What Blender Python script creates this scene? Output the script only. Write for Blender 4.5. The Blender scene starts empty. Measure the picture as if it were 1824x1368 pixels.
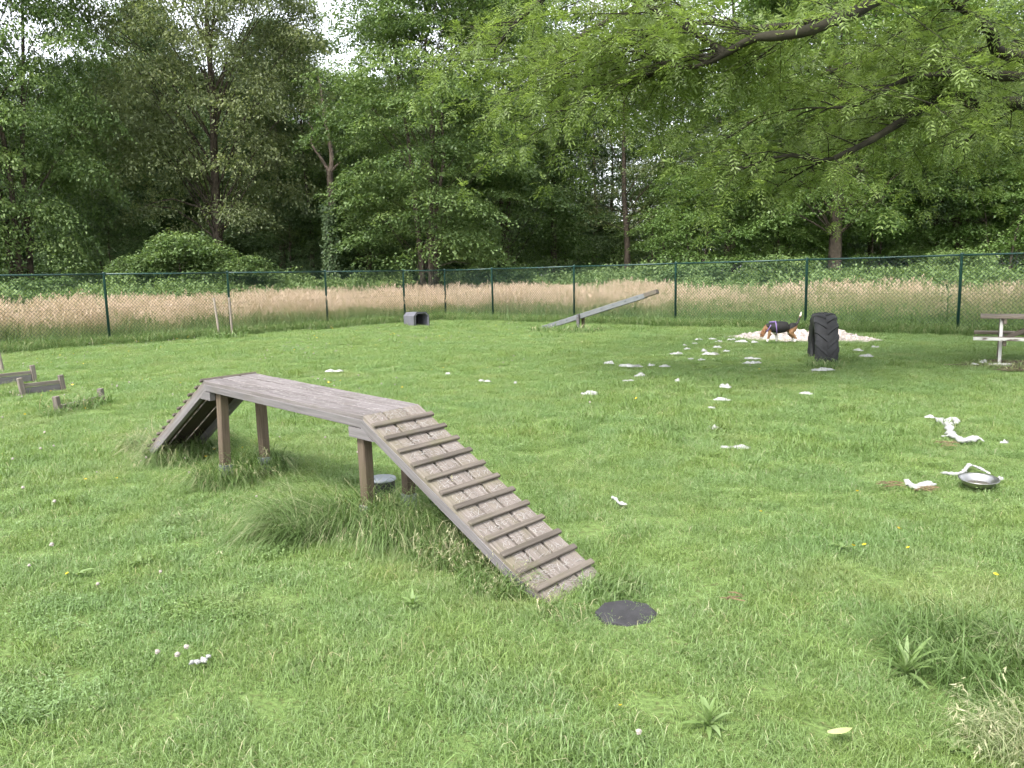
import bpy, bmesh, math, random
import numpy as np
from mathutils import Vector, Matrix, Euler

# ------------------------------------------------------------------ camera, sky, sun, exposure
SC = bpy.context.scene
COL = SC.collection
F_PX, CAM_H, PITCH, ROLL = 1390.0, 1.53, 0.1373, 0.0206
cam_data = bpy.data.cameras.new("camera")
cam = bpy.data.objects.new("camera", cam_data); COL.objects.link(cam)
cam_data.sensor_width = 36.0
cam_data.lens = 36.0 * F_PX / 1824.0
cam_data.clip_start = 0.05; cam_data.clip_end = 1500
cp, sp = math.cos(PITCH), math.sin(PITCH)
_fw = Vector((0, cp, -sp)); _up0 = Vector((0, sp, cp)); _rt0 = Vector((1, 0, 0))
_rt = _rt0 * math.cos(ROLL) - _up0 * math.sin(ROLL)
_up = _rt0 * math.sin(ROLL) + _up0 * math.cos(ROLL)
cam.matrix_world = Matrix(((_rt.x, _up.x, -_fw.x, 0), (_rt.y, _up.y, -_fw.y, 0), (_rt.z, _up.z, -_fw.z, CAM_H), (0, 0, 0, 1)))
SC.camera = cam

SUN_EL, SUN_AZ = math.radians(52), math.radians(215)     # azimuth clockwise from +y: behind the camera, to its left
world = bpy.data.worlds.new("World"); SC.world = world; world.use_nodes = True
wn = world.node_tree.nodes; wl = world.node_tree.links
bg = wn["Background"]
sky = wn.new("ShaderNodeTexSky"); sky.sky_type = 'NISHITA'; sky.sun_disc = False
sky.sun_elevation = SUN_EL; sky.sun_rotation = SUN_AZ
sky.air_density = 1.0; sky.dust_density = 1.5; sky.ozone_density = 1.0; sky.altitude = 0
hs = wn.new("ShaderNodeHueSaturation"); hs.inputs["Saturation"].default_value = 0.22   # thin cloud cover
wl.new(sky.outputs[0], hs.inputs["Color"]); wl.new(hs.outputs[0], bg.inputs["Color"])
bg.inputs["Strength"].default_value = 0.15
sun_d = bpy.data.lights.new("sun", 'SUN'); sun_d.energy = 1.5; sun_d.angle = math.radians(12); sun_d.color = (1.0, 0.95, 0.87)
sun = bpy.data.objects.new("sun", sun_d); COL.objects.link(sun)
_sd = Vector((math.sin(SUN_AZ) * math.cos(SUN_EL), math.cos(SUN_AZ) * math.cos(SUN_EL), math.sin(SUN_EL)))
sun.rotation_euler = _sd.to_track_quat('Z', 'Y').to_euler(); sun.location = _sd * 60
vs = SC.view_settings
vs.view_transform = 'Standard'; vs.look = 'None'; vs.gamma = 1.0; vs.use_curve_mapping = False
vs.exposure = 2.06
SC.cycles.use_adaptive_sampling = True; SC.cycles.adaptive_threshold = 0.03; SC.cycles.adaptive_min_samples = 16
SC.cycles.max_bounces = 6; SC.cycles.diffuse_bounces = 3; SC.cycles.glossy_bounces = 2
SC.cycles.transmission_bounces = 4; SC.cycles.transparent_max_bounces = 4
SC.cycles.use_denoising = True; SC.cycles.denoiser = 'OPENIMAGEDENOISE'; SC.cycles.denoising_prefilter = 'ACCURATE'
SC.cycles.caustics_reflective = False; SC.cycles.caustics_refractive = False

rng = np.random.default_rng(7)
random.seed(7)

# ------------------------------------------------------------------ helpers
def ray(px, py):
    return (_fw + _rt * ((px - 912) / F_PX) + _up * ((684 - py) / F_PX))
def gnd(px, py, z=0.0):
    d = ray(px, py); t = (z - CAM_H) / d.z
    return Vector((0, 0, CAM_H)) + d * t
def at(px, py, depth):
    return Vector((0, 0, CAM_H)) + ray(px, py) * depth

def tag(o, label=None, cat=None, group=None, kind=None):
    if label: o["label"] = label
    if cat: o["category"] = cat
    if group: o["group"] = group
    if kind: o["kind"] = kind
    return o
def empty(name, loc=(0, 0, 0), rz=0.0):
    o = bpy.data.objects.new(name, None); COL.objects.link(o)
    o.location = loc; o.rotation_euler = (0, 0, rz); o.empty_display_size = 0.2
    return o
def link(name, me, mat=None, parent=None):
    o = bpy.data.objects.new(name, me); COL.objects.link(o)
    if mat is not None and not me.materials: me.materials.append(mat)
    if parent is not None: o.parent = parent
    return o

def vnoise(x, y, seed=0):
    """smooth value noise, numpy, range 0..1"""
    x = np.asarray(x, float); y = np.asarray(y, float)
    xi = np.floor(x).astype(np.int64); yi = np.floor(y).astype(np.int64)
    fx = x - xi; fy = y - yi
    fx = fx * fx * (3 - 2 * fx); fy = fy * fy * (3 - 2 * fy)
    def h(a, b):
        n = (a * 374761393 + b * 668265263 + seed * 982451653) & 0xFFFFFFFF
        n = ((n ^ (n >> 13)) * 1274126177) & 0xFFFFFFFF
        return ((n ^ (n >> 16)) & 0xFFFF) / 65535.0
    return (h(xi, yi) * (1 - fx) + h(xi + 1, yi) * fx) * (1 - fy) + (h(xi, yi + 1) * (1 - fx) + h(xi + 1, yi + 1) * fx) * fy

def np_mesh(name, verts, faces, attrs=None, smooth=False):
    """verts (N,3); faces: list of int arrays (M,k); attrs: {name: per-point floats}"""
    me = bpy.data.meshes.new(name)
    verts = np.asarray(verts, np.float32)
    me.vertices.add(len(verts)); me.vertices.foreach_set("co", verts.ravel())
    loops = np.concatenate([np.asarray(f, np.int32).ravel() for f in faces])
    starts = []; s = 0
    for f in faces:
        f = np.asarray(f); m, k = f.shape
        starts.append(s + np.arange(m) * k); s += m * k
    starts = np.concatenate(starts).astype(np.int32)
    me.loops.add(len(loops)); me.loops.foreach_set("vertex_index", loops)
    me.polygons.add(len(starts)); me.polygons.foreach_set("loop_start", starts)
    if smooth: me.polygons.foreach_set("use_smooth", np.ones(len(starts), dtype=bool))
    if attrs:
        for k, v in attrs.items():
            a = me.attributes.new(k, 'FLOAT', 'POINT'); a.data.foreach_set("value", np.asarray(v, np.float32))
    me.update(calc_edges=True)
    return me

class MB:
    """collects boxes, prisms and tubes; build() links them as ONE mesh object"""
    def __init__(s): s.v = []; s.f = []
    def add(s, vs, fs):
        o = len(s.v); s.v += [tuple(q) for q in vs]; s.f += [tuple(i + o for i in q) for q in fs]; return s
    def box(s, c, size, M=None, bevel=0.0):
        sx, sy, sz = (q / 2 for q in size); b = min(bevel, sx * .9, sy * .9, sz * .9)
        if b <= 0:
            vs = [Vector((x, y, z)) for x in (-sx, sx) for y in (-sy, sy) for z in (-sz, sz)]
            fs = [(0, 1, 3, 2), (4, 6, 7, 5), (0, 4, 5, 1), (2, 3, 7, 6), (0, 2, 6, 4), (1, 5, 7, 3)]
        else:
            bm = bmesh.new(); bmesh.ops.create_cube(bm, size=1.0)
            for v in bm.verts: v.co = Vector((v.co.x * size[0], v.co.y * size[1], v.co.z * size[2]))
            bmesh.ops.bevel(bm, geom=bm.edges[:], offset=b, segments=1, affect='EDGES')
            bm.verts.index_update(); vs = [v.co.copy() for v in bm.verts]; fs = [tuple(v.index for v in f.verts) for f in bm.faces]; bm.free()
        c = Vector(c)
        vs = [(M @ v if M else v) + c for v in vs]
        return s.add(vs, fs)
    def tube(s, pts, rad, n=8, cap=True):
        pts = [Vector(p) for p in pts]; k = len(pts)
        if not hasattr(rad, '__len__'): rad = [rad] * k
        rings = []; prev = None
        for i, p in enumerate(pts):
            d = (pts[min(i + 1, k - 1)] - pts[max(i - 1, 0)]).normalized()
            if prev is None:
                a = d.orthogonal().normalized()
            else:
                a = (prev - d * prev.dot(d)); a = a.normalized() if a.length > 1e-6 else d.orthogonal().normalized()
            prev = a; b = d.cross(a)
            rings.append([p + (a * math.cos(2 * math.pi * j / n) + b * math.sin(2 * math.pi * j / n)) * rad[i] for j in range(n)])
        vs = [q for r in rings for q in r]; fs = []
        for i in range(k - 1):
            for j in range(n):
                fs.append((i * n + j, i * n + (j + 1) % n, (i + 1) * n + (j + 1) % n, (i + 1) * n + j))
        if cap:
            fs.append(tuple(range(n - 1, -1, -1))); fs.append(tuple((k - 1) * n + j for j in range(n)))
        return s.add(vs, fs)
    def mesh(s, name, smooth=False):
        me = bpy.data.meshes.new(name); me.from_pydata(s.v, [], s.f); me.update()
        if smooth: me.polygons.foreach_set("use_smooth", np.ones(len(me.polygons), dtype=bool))
        return me
    def build(s, name, mat, parent=None, smooth=False):
        return link(name, s.mesh(name, smooth), mat, parent)

def frame(x, z_hint=Vector((0, 0, 1))):
    """3x3 matrix with local X along x and local Z near z_hint"""
    x = Vector(x).normalized(); y = z_hint.cross(x).normalized(); z = x.cross(y)
    return Matrix((x, y, z)).transposed()

# ------------------------------------------------------------------ materials
def new_mat(name):
    m = bpy.data.materials.new(name); m.use_nodes = True
    nt = m.node_tree; return m, nt, nt.nodes, nt.links, nt.nodes["Principled BSDF"]
def N(nodes, t, **kw):
    n = nodes.new(t)
    for k, v in kw.items(): setattr(n, k, v)
    return n
def ramp(nodes, stops, interp='LINEAR'):
    r = nodes.new("ShaderNodeValToRGB"); r.color_ramp.interpolation = interp
    e = r.color_ramp.elements
    while len(e) < len(stops): e.new(0.5)
    for i, (p, c) in enumerate(stops): e[i].position = p; e[i].color = (*c, 1) if len(c) == 3 else c
    return r
def mixc(nodes, links, fac, a, b, mode='MIX'):
    m = nodes.new("ShaderNodeMix"); m.data_type = 'RGBA'; m.blend_type = mode
    for sock, v in ((m.inputs[0], fac), (m.inputs[6], a), (m.inputs[7], b)):
        if hasattr(v, 'links'): links.new(v, sock)
        else: sock.default_value = v if not isinstance(v, tuple) or len(v) == 4 else (*v, 1)
    return m.outputs[2]

def leaf_mat(name, stops, transl=0.35, rough=0.55, pos_scale=0.0, pos_tint=None, tcol_gain=1.3, pos2=None):
    """foliage: per-leaf 'tint' attribute through a ramp, per-object random, translucent leaves"""
    m, nt, n, l, b = new_mat(name)
    at_ = N(n, "ShaderNodeAttribute", attribute_name="tint")
    oi = N(n, "ShaderNodeObjectInfo")
    ad = N(n, "ShaderNodeMath", operation='MULTIPLY_ADD'); l.new(oi.outputs["Random"], ad.inputs[0]); ad.inputs[1].default_value = 0.22; l.new(at_.outputs["Fac"], ad.inputs[2])
    sb = N(n, "ShaderNodeMath", operation='SUBTRACT'); l.new(ad.outputs[0], sb.inputs[0]); sb.inputs[1].default_value = 0.11
    r = ramp(n, stops); l.new(sb.outputs[0], r.inputs[0])
    col = r.outputs[0]
    if pos_tint:
        g = N(n, "ShaderNodeNewGeometry"); no = N(n, "ShaderNodeTexNoise"); no.inputs["Scale"].default_value = pos_scale; no.inputs["Detail"].default_value = 3
        l.new(g.outputs["Position"], no.inputs["Vector"])
        rr = ramp(n, [(0.42, (0, 0, 0)), (0.68, (1, 1, 1))]); l.new(no.outputs["Fac"], rr.inputs[0])
        col = mixc(n, l, rr.outputs[0], col, pos_tint, 'MULTIPLY')
        if pos2:
            no2 = N(n, "ShaderNodeTexNoise"); no2.inputs["Scale"].default_value = 2.1; no2.inputs["Detail"].default_value = 4
            l.new(g.outputs["Position"], no2.inputs["Vector"]); r3 = ramp(n, [(0.46, (0, 0, 0)), (0.66, (1, 1, 1))]); l.new(no2.outputs["Fac"], r3.inputs[0])
            col = mixc(n, l, r3.outputs[0], col, pos2, 'MULTIPLY')
            no3 = N(n, "ShaderNodeTexNoise"); no3.inputs["Scale"].default_value = 0.8; no3.inputs["Detail"].default_value = 6
            mpv = N(n, "ShaderNodeVectorMath", operation='ADD'); mpv.inputs[1].default_value = (31, 17, 5); l.new(g.outputs["Position"], mpv.inputs[0]); l.new(mpv.outputs[0], no3.inputs["Vector"])
            r4 = ramp(n, [(0.57, (0, 0, 0)), (0.76, (0.4, 0.4, 0.4))]); l.new(no3.outputs["Fac"], r4.inputs[0])
            col = mixc(n, l, r4.outputs[0], col, (0.30, 0.29, 0.14))
    l.new(col, b.inputs["Base Color"]); b.inputs["Roughness"].default_value = rough; b.inputs["Specular IOR Level"].default_value = 0.35
    tr = N(n, "ShaderNodeBsdfTranslucent")
    g2 = mixc(n, l, 1.0, col, (tcol_gain, tcol_gain * 1.05, tcol_gain * .6), 'MULTIPLY'); l.new(g2, tr.inputs["Color"])
    mx = N(n, "ShaderNodeMixShader"); mx.inputs[0].default_value = transl
    l.new(b.outputs[0], mx.inputs[1]); l.new(tr.outputs[0], mx.inputs[2])
    l.new(mx.outputs[0], n["Material Output"].inputs["Surface"])
    return m

def plain(name, col, rough=0.6, metal=0.0, var=0.15, scale=8.0, bump=0.0, bscale=40.0, spec=0.5):
    m, nt, n, l, b = new_mat(name)
    tc = N(n, "ShaderNodeTexCoord"); no = N(n, "ShaderNodeTexNoise"); no.inputs["Scale"].default_value = scale; no.inputs["Detail"].default_value = 5
    l.new(tc.outputs["Object"], no.inputs["Vector"])
    lo = tuple(c * (1 - var * 1.6) for c in col); hi = tuple(min(1, c * (1 + var * 1.6)) for c in col)
    r = ramp(n, [(0.3, lo), (0.7, hi)]); l.new(no.outputs["Fac"], r.inputs[0]); l.new(r.outputs[0], b.inputs["Base Color"])
    b.inputs["Roughness"].default_value = rough; b.inputs["Metallic"].default_value = metal; b.inputs["Specular IOR Level"].default_value = spec
    if bump > 0:
        n2 = N(n, "ShaderNodeTexNoise"); n2.inputs["Scale"].default_value = bscale; n2.inputs["Detail"].default_value = 6; l.new(tc.outputs["Object"], n2.inputs["Vector"])
        bp = N(n, "ShaderNodeBump"); bp.inputs["Strength"].default_value = bump; bp.inputs["Distance"].default_value = 0.01
        l.new(n2.outputs["Fac"], bp.inputs["Height"]); l.new(bp.outputs[0], b.inputs["Normal"])
    return m

def wood(name, dark, light, stain=(0.10, 0.11, 0.04), stain_amt=0.35, grain=1.0, rough=0.85):
    """weathered timber: grain runs along each piece's local X; each piece gets its own offset"""
    m, nt, n, l, b = new_mat(name)
    tc = N(n, "ShaderNodeTexCoord"); oi = N(n, "ShaderNodeObjectInfo")
    ml = N(n, "ShaderNodeMath", operation='MULTIPLY'); l.new(oi.outputs["Random"], ml.inputs[0]); ml.inputs[1].default_value = 37.0
    va = N(n, "ShaderNodeVectorMath", operation='ADD'); l.new(tc.outputs["Object"], va.inputs[0]); l.new(ml.outputs[0], va.inputs[1])
    mp = N(n, "ShaderNodeMapping"); mp.inputs["Scale"].default_value = (3.0 * grain, 70 * grain, 70 * grain); l.new(va.outputs[0], mp.inputs["Vector"])
    no = N(n, "ShaderNodeTexNoise"); no.inputs["Scale"].default_value = 1.0; no.inputs["Detail"].default_value = 6; no.inputs["Roughness"].default_value = 0.65; l.new(mp.outputs[0], no.inputs["Vector"])
    r = ramp(n, [(0.28, dark), (0.72, light)]); l.new(no.outputs["Fac"], r.inputs[0])
    n2 = N(n, "ShaderNodeTexNoise"); n2.inputs["Scale"].default_value = 5.0; n2.inputs["Detail"].default_value = 5; l.new(va.outputs[0], n2.inputs["Vector"])
    r2 = ramp(n, [(0.5, (0, 0, 0)), (0.75, (stain_amt,) * 3)]); l.new(n2.outputs["Fac"], r2.inputs[0])
    c = mixc(n, l, r2.outputs[0], r.outputs[0], stain)
    hv = N(n, "ShaderNodeHueSaturation"); l.new(c, hv.inputs["Color"])
    mr = N(n, "ShaderNodeMapRange"); mr.inputs["To Min"].default_value = 0.8; mr.inputs["To Max"].default_value = 1.15; l.new(oi.outputs["Random"], mr.inputs["Value"]); l.new(mr.outputs[0], hv.inputs["Value"])
    l.new(hv.outputs[0], b.inputs["Base Color"]); b.inputs["Roughness"].default_value = rough; b.inputs["Specular IOR Level"].default_value = 0.3
    bp = N(n, "ShaderNodeBump"); bp.inputs["Strength"].default_value = 0.5; bp.inputs["Distance"].default_value = 0.004
    l.new(no.outputs["Fac"], bp.inputs["Height"]); l.new(bp.outputs[0], b.inputs["Normal"])
    return m

M = {}
M['lawn'] = leaf_mat('lawn_blade', [(0.0, (0.108, 0.155, 0.040)), (0.3, (0.152, 0.232, 0.070)), (0.65, (0.195, 0.285, 0.108)), (0.85, (0.26, 0.335, 0.17)), (1.0, (0.42, 0.38, 0.24))], 0.32, 0.42, 0.75, (0.88, 0.95, 1.0), pos2=(1.05, 1.0, 0.84))
M['long'] = leaf_mat('long_grass_blade', [(0.0, (0.075, 0.125, 0.03)), (0.5, (0.12, 0.195, 0.06)), (0.85, (0.21, 0.265, 0.125)), (1.0, (0.40, 0.36, 0.23))], 0.3, 0.5)
M['drytuft'] = leaf_mat('dry_grass_blade', [(0.0, (0.12, 0.17, 0.06)), (0.5, (0.23, 0.27, 0.13)), (1.0, (0.38, 0.36, 0.23))], 0.25, 0.6)
M['meadow'] = leaf_mat('meadow_stalk', [(0.0, (0.09, 0.14, 0.045)), (0.35, (0.15, 0.20, 0.075)), (0.6, (0.30, 0.27, 0.155)), (0.8, (0.45, 0.34, 0.245)), (1.0, (0.54, 0.415, 0.335))], 0.25, 0.7)
M['meadowgreen'] = leaf_mat('meadow_green', [(0.0, (0.085, 0.14, 0.04)), (0.6, (0.14, 0.20, 0.065)), (0.85, (0.22, 0.22, 0.11)), (1.0, (0.34, 0.28, 0.18))], 0.25, 0.7)
M['bramble'] = leaf_mat('bramble_leaf', [(0.0, (0.05, 0.09, 0.03)), (0.5, (0.105, 0.165, 0.055)), (1.0, (0.19, 0.26, 0.10))], 0.3, 0.65)
M['oak'] = leaf_mat('oak_leaf', [(0.0, (0.07, 0.094, 0.044)), (0.5, (0.16, 0.19, 0.09)), (0.85, (0.24, 0.27, 0.132)), (1.0, (0.28, 0.25, 0.11))], 0.4, 0.55)
M['hornbeam'] = leaf_mat('hornbeam_leaf', [(0.0, (0.045, 0.08, 0.027)), (0.5, (0.115, 0.175, 0.058)), (0.85, (0.205, 0.27, 0.10)), (1.0, (0.255, 0.32, 0.13))], 0.36, 0.5)
M['dark'] = leaf_mat('dark_leaf', [(0.0, (0.036, 0.064, 0.03)), (0.5, (0.08, 0.125, 0.054)), (1.0, (0.165, 0.22, 0.094))], 0.3, 0.55)
M['maple'] = leaf_mat('young_maple_leaf', [(0.0, (0.055, 0.10, 0.026)), (0.5, (0.12, 0.19, 0.056)), (1.0, (0.22, 0.305, 0.105))], 0.38, 0.45)
M['ash'] = leaf_mat('ash_leaf', [(0.0, (0.09, 0.128, 0.034)), (0.5, (0.16, 0.22, 0.064)), (1.0, (0.27, 0.34, 0.13))], 0.48, 0.45)
M['weed'] = leaf_mat('weed_leaf', [(0.0, (0.10, 0.16, 0.045)), (0.5, (0.145, 0.22, 0.068)), (1.0, (0.20, 0.275, 0.115))], 0.3, 0.5)
M['bark'] = plain('bark', (0.065, 0.052, 0.04), 0.9, var=0.3, scale=6, bump=0.8, bscale=18, spec=0.2)
M['mossy_bark'] = plain('mossy_bark', (0.022, 0.020, 0.013), 0.9, var=0.35, scale=5, bump=0.9, bscale=14, spec=0.2)
M['deadwood'] = plain('deadwood', (0.135, 0.105, 0.085), 0.85, var=0.25, scale=4, bump=0.5, bscale=12, spec=0.2)
M['green_steel'] = plain('green_coated_steel', (0.010, 0.040, 0.034), 0.38, var=0.12, scale=3)
M['wire'] = plain('green_coated_wire', (0.014, 0.040, 0.030), 0.5, var=0.1, scale=3)
M['deck'] = wood('weathered_deck', (0.083, 0.072, 0.070), (0.225, 0.203, 0.202), (0.105, 0.092, 0.082), 0.6)
M['ramp'] = wood('weathered_ramp', (0.092, 0.077, 0.067), (0.215, 0.187, 0.168), (0.12, 0.108, 0.055), 0.55)
M['under'] = wood('shaded_underside_timber', (0.022, 0.016, 0.011), (0.06, 0.045, 0.032), (0.02, 0.025, 0.012), 0.5)  # darker brown for board undersides, their shade put into the colour
M['cleat'] = wood('weathered_cleat', (0.066, 0.055, 0.046), (0.150, 0.128, 0.108), (0.11, 0.105, 0.05), 0.5)
M['rail'] = wood('grey_rail', (0.085, 0.078, 0.079), (0.165, 0.153, 0.156), (0.10, 0.085, 0.07), 0.4)
M['post'] = wood('brown_post', (0.052, 0.038, 0.026), (0.132, 0.10, 0.072), (0.075, 0.07, 0.03), 0.4)
M['hurdle'] = wood('hurdle_wood', (0.10, 0.082, 0.07), (0.22, 0.19, 0.165), (0.14, 0.14, 0.12), 0.4)
M['palepole'] = wood('pale_pole', (0.13, 0.11, 0.085), (0.26, 0.225, 0.19), (0.16, 0.15, 0.1), 0.3)
M['tablewood'] = wood('table_wood', (0.10, 0.08, 0.062), (0.24, 0.20, 0.165), (0.11, 0.10, 0.05), 0.5)
M['galv'] = plain('galvanised_steel', (0.16, 0.18, 0.20), 0.5, 0.5, 0.15, 20)
M['alu'] = plain('dull_aluminium', (0.125, 0.132, 0.136), 0.5, 0.15, 0.08, 6)
M['steel'] = plain('stainless_steel', (0.42, 0.41, 0.40), 0.33, 1.0, 0.05, 10)
M['rubber'] = plain('tyre_rubber', (0.013, 0.013, 0.015), 0.7, var=0.3, scale=7, bump=0.3, bscale=60)
M['tile'] = plain('rubber_tile', (0.026, 0.025, 0.028), 0.8, var=0.2, scale=20, bump=0.4, bscale=200)
M['plastic'] = plain('grey_plastic', (0.115, 0.115, 0.135), 0.45, var=0.12, scale=5)
M['plastic_dark'] = plain('dark_plastic', (0.022, 0.022, 0.025), 0.5, var=0.1, scale=5)
M['fluff'] = plain('white_stuffing', (0.40, 0.40, 0.39), 0.95, var=0.07, scale=60, bump=0.9, bscale=220, spec=0.1)
M['fluff_dirty'] = plain('dirty_stuffing', (0.34, 0.30, 0.275), 0.95, var=0.32, scale=9, bump=0.9, bscale=60, spec=0.1)
M['fibre'] = plain('stuffing_fibre', (0.36, 0.345, 0.33), 0.9, var=0.05, scale=5, spec=0.1)
M['yellow'] = plain('buttercup_petal', (0.75, 0.52, 0.01), 0.4, var=0.05)
M['clover'] = plain('clover_flower', (0.30, 0.265, 0.235), 0.8, var=0.15, scale=60)
M['daisy'] = plain('white_petal', (0.72, 0.72, 0.68), 0.7, var=0.05)
M['purple'] = plain('purple_webbing', (0.17, 0.11, 0.28), 0.7, var=0.1)
M['peeling'] = None
M['deadleaf'] = plain('dry_twig', (0.16, 0.115, 0.06), 0.9, var=0.3, scale=12)
M['tray'] = plain('pale_grey_plastic', (0.30, 0.32, 0.35), 0.4, var=0.08, scale=6)

def peeling_mat():
    m, nt, n, l, b = new_mat('peeling_white_paint')
    tc = N(n, "ShaderNodeTexCoord"); oi = N(n, "ShaderNodeObjectInfo")
    va = N(n, "ShaderNodeVectorMath", operation='ADD'); l.new(tc.outputs["Object"], va.inputs[0]); l.new(oi.outputs["Random"], va.inputs[1])
    mp = N(n, "ShaderNodeMapping"); mp.inputs["Scale"].default_value = (6, 25, 25); l.new(va.outputs[0], mp.inputs["Vector"])
    no = N(n, "ShaderNodeTexNoise"); no.inputs["Scale"].default_value = 1; no.inputs["Detail"].default_value = 6; l.new(mp.outputs[0], no.inputs["Vector"])
    r = ramp(n, [(0.38, (0.10, 0.08, 0.065)), (0.45, (0.40, 0.39, 0.36)), (0.8, (0.50, 0.49, 0.46))]); l.new(no.outputs["Fac"], r.inputs[0])
    l.new(r.outputs[0], b.inputs["Base Color"]); b.inputs["Roughness"].default_value = 0.7
    return m
M['peeling'] = peeling_mat()

def ground_mat():
    m, nt, n, l, b = new_mat('turf_soil')
    g = N(n, "ShaderNodeNewGeometry")
    a = N(n, "ShaderNodeTexNoise"); a.inputs["Scale"].default_value = 0.6; a.inputs["Detail"].default_value = 8; l.new(g.outputs["Position"], a.inputs["Vector"])
    c = N(n, "ShaderNodeTexNoise"); c.inputs["Scale"].default_value = 35; c.inputs["Detail"].default_value = 6; l.new(g.outputs["Position"], c.inputs["Vector"])
    r1 = ramp(n, [(0.35, (0.09, 0.145, 0.04)), (0.65, (0.13, 0.195, 0.06))]); l.new(a.outputs["Fac"], r1.inputs[0])
    r2 = ramp(n, [(0.33, (0.07, 0.06, 0.03)), (0.5, (0.11, 0.165, 0.05)), (0.75, (0.17, 0.22, 0.09))]); l.new(c.outputs["Fac"], r2.inputs[0])
    col = mixc(n, l, 0.6, r1.outputs[0], r2.outputs[0])
    l.new(col, b.inputs["Base Color"]); b.inputs["Roughness"].default_value = 0.95; b.inputs["Specular IOR Level"].default_value = 0.1
    bp = N(n, "ShaderNodeBump"); bp.inputs["Strength"].default_value = 0.8; bp.inputs["Distance"].default_value = 0.03
    l.new(c.outputs["Fac"], bp.inputs["Height"]); l.new(bp.outputs[0], b.inputs["Normal"])
    return m
M['ground'] = ground_mat()
M['soil'] = plain('bare_soil', (0.085, 0.062, 0.045), 0.95, var=0.4, scale=9, bump=1.0, bscale=40, spec=0.1)

# ------------------------------------------------------------------ vegetation geometry
def blade_arrays(n, R, lmin, lmax, w, lean, droop, seed, tint=(0.2, 0.8), bias=None, dry=0.0, flat_r=None):
    g = np.random.default_rng(seed)
    r = R * np.sqrt(g.random(n)); ph = g.random(n) * 2 * np.pi
    bx, by = r * np.cos(ph), r * np.sin(ph)
    hd = g.random(n) * 2 * np.pi
    if bias is not None:
        hd = bias[0] + (g.normal(size=n)) * bias[1]
    L = lmin + (lmax - lmin) * g.random(n) ** 1.3
    th0 = np.abs(g.normal(size=n)) * lean; dr = droop * (0.4 + 1.2 * g.random(n))
    ts = np.array([0, 0.35, 0.7, 1.0]); x = np.zeros(n); z = np.zeros(n); X = [x.copy()]; Z = [z.copy()]
    for i in range(3):
        dt = ts[i + 1] - ts[i]; tm = (ts[i + 1] + ts[i]) / 2
        th = np.minimum(th0 + dr * tm * tm * 2, 2.4); x = x + np.sin(th) * dt * L; z = z + np.cos(th) * dt * L
        X.append(x.copy()); Z.append(z.copy())
    W = w * (0.7 + 0.6 * g.random(n)); ca, sa = np.cos(hd), np.sin(hd)
    tw = hd + g.normal(size=n) * 0.6; px, py = -np.sin(tw), np.cos(tw)
    prof = [0.8, 1.0, 0.7]; V = []
    tn = tint[0] + (tint[1] - tint[0]) * g.random(n)
    tn = np.where(g.random(n) < dry, 0.95 + 0.1 * g.random(n), tn); T = []
    for i in range(4):
        cx, cy, cz = bx + ca * X[i], by + sa * X[i], Z[i] - 0.006 * (i == 0)
        if i < 3:
            hw = W * prof[i] / 2
            V.append(np.stack([cx - px * hw, cy - py * hw, cz], 1)); V.append(np.stack([cx + px * hw, cy + py * hw, cz], 1)); T += [tn * (0.75 + 0.12 * i)] * 2
        else:
            V.append(np.stack([cx, cy, np.maximum(cz, 0.004)], 1)); T.append(tn * 1.1)
    V = np.stack(V, 1).reshape(-1, 3); T = np.stack(T, 1).ravel()
    o = np.arange(n)[:, None] * 7
    q = np.concatenate([o + np.array([[0, 1, 3, 2]]), o + np.array([[2, 3, 5, 4]])]); t = o + np.array([[4, 5, 6]])
    tips = np.stack([bx + ca * X[3], by + sa * X[3], Z[3]], 1)
    return V, q, t, T, tips

def leaf_arrays(pos, axis, nrm, L, W, tint, fold=0.0):
    """rhomb leaves: base, widest points at 45 %, tip"""
    axis = axis / np.linalg.norm(axis, axis=1, keepdims=True)
    side = np.cross(nrm, axis); side /= np.maximum(np.linalg.norm(side, axis=1, keepdims=True), 1e-6)
    n2 = np.cross(axis, side)
    L = np.asarray(L)[:, None]; W = np.asarray(W)[:, None]
    mid = pos + axis * L * 0.42 + n2 * fold * W
    V = np.stack([pos, mid + side * W / 2, pos + axis * L, mid - side * W / 2], 1).reshape(-1, 3)
    q = np.arange(len(pos))[:, None] * 4 + np.array([[0, 3, 2, 1]])
    return V, q, np.repeat(tint, 4)

def join_arrays(parts):
    """parts: list of (V, [faces...], T)"""
    Vs, Ts, byk, o = [], [], {}, 0
    for V, fs, T in parts:
        Vs.append(V); Ts.append(T)
        for f in fs: byk.setdefault(f.shape[1], []).append(f + o)
        o += len(V)
    return np.concatenate(Vs), [np.concatenate(v) for v in byk.values()], np.concatenate(Ts)

def unit_rand(g, n):
    v = g.normal(size=(n, 3)); return v / np.linalg.norm(v, axis=1, keepdims=True)

def make_grass_mesh(name, mat, *a, **k):
    V, q, t, T, _ = blade_arrays(*a, **k)
    me = np_mesh(name, V, [q, t], {'tint': T}); me.materials.append(mat); return me

def proto_collection(name, meshes):
    c = bpy.data.collections.new(name)
    for i, me in enumerate(meshes):
        o = bpy.data.objects.new(f"{name}_{i:02d}", me); c.objects.link(o)
    return c

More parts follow.
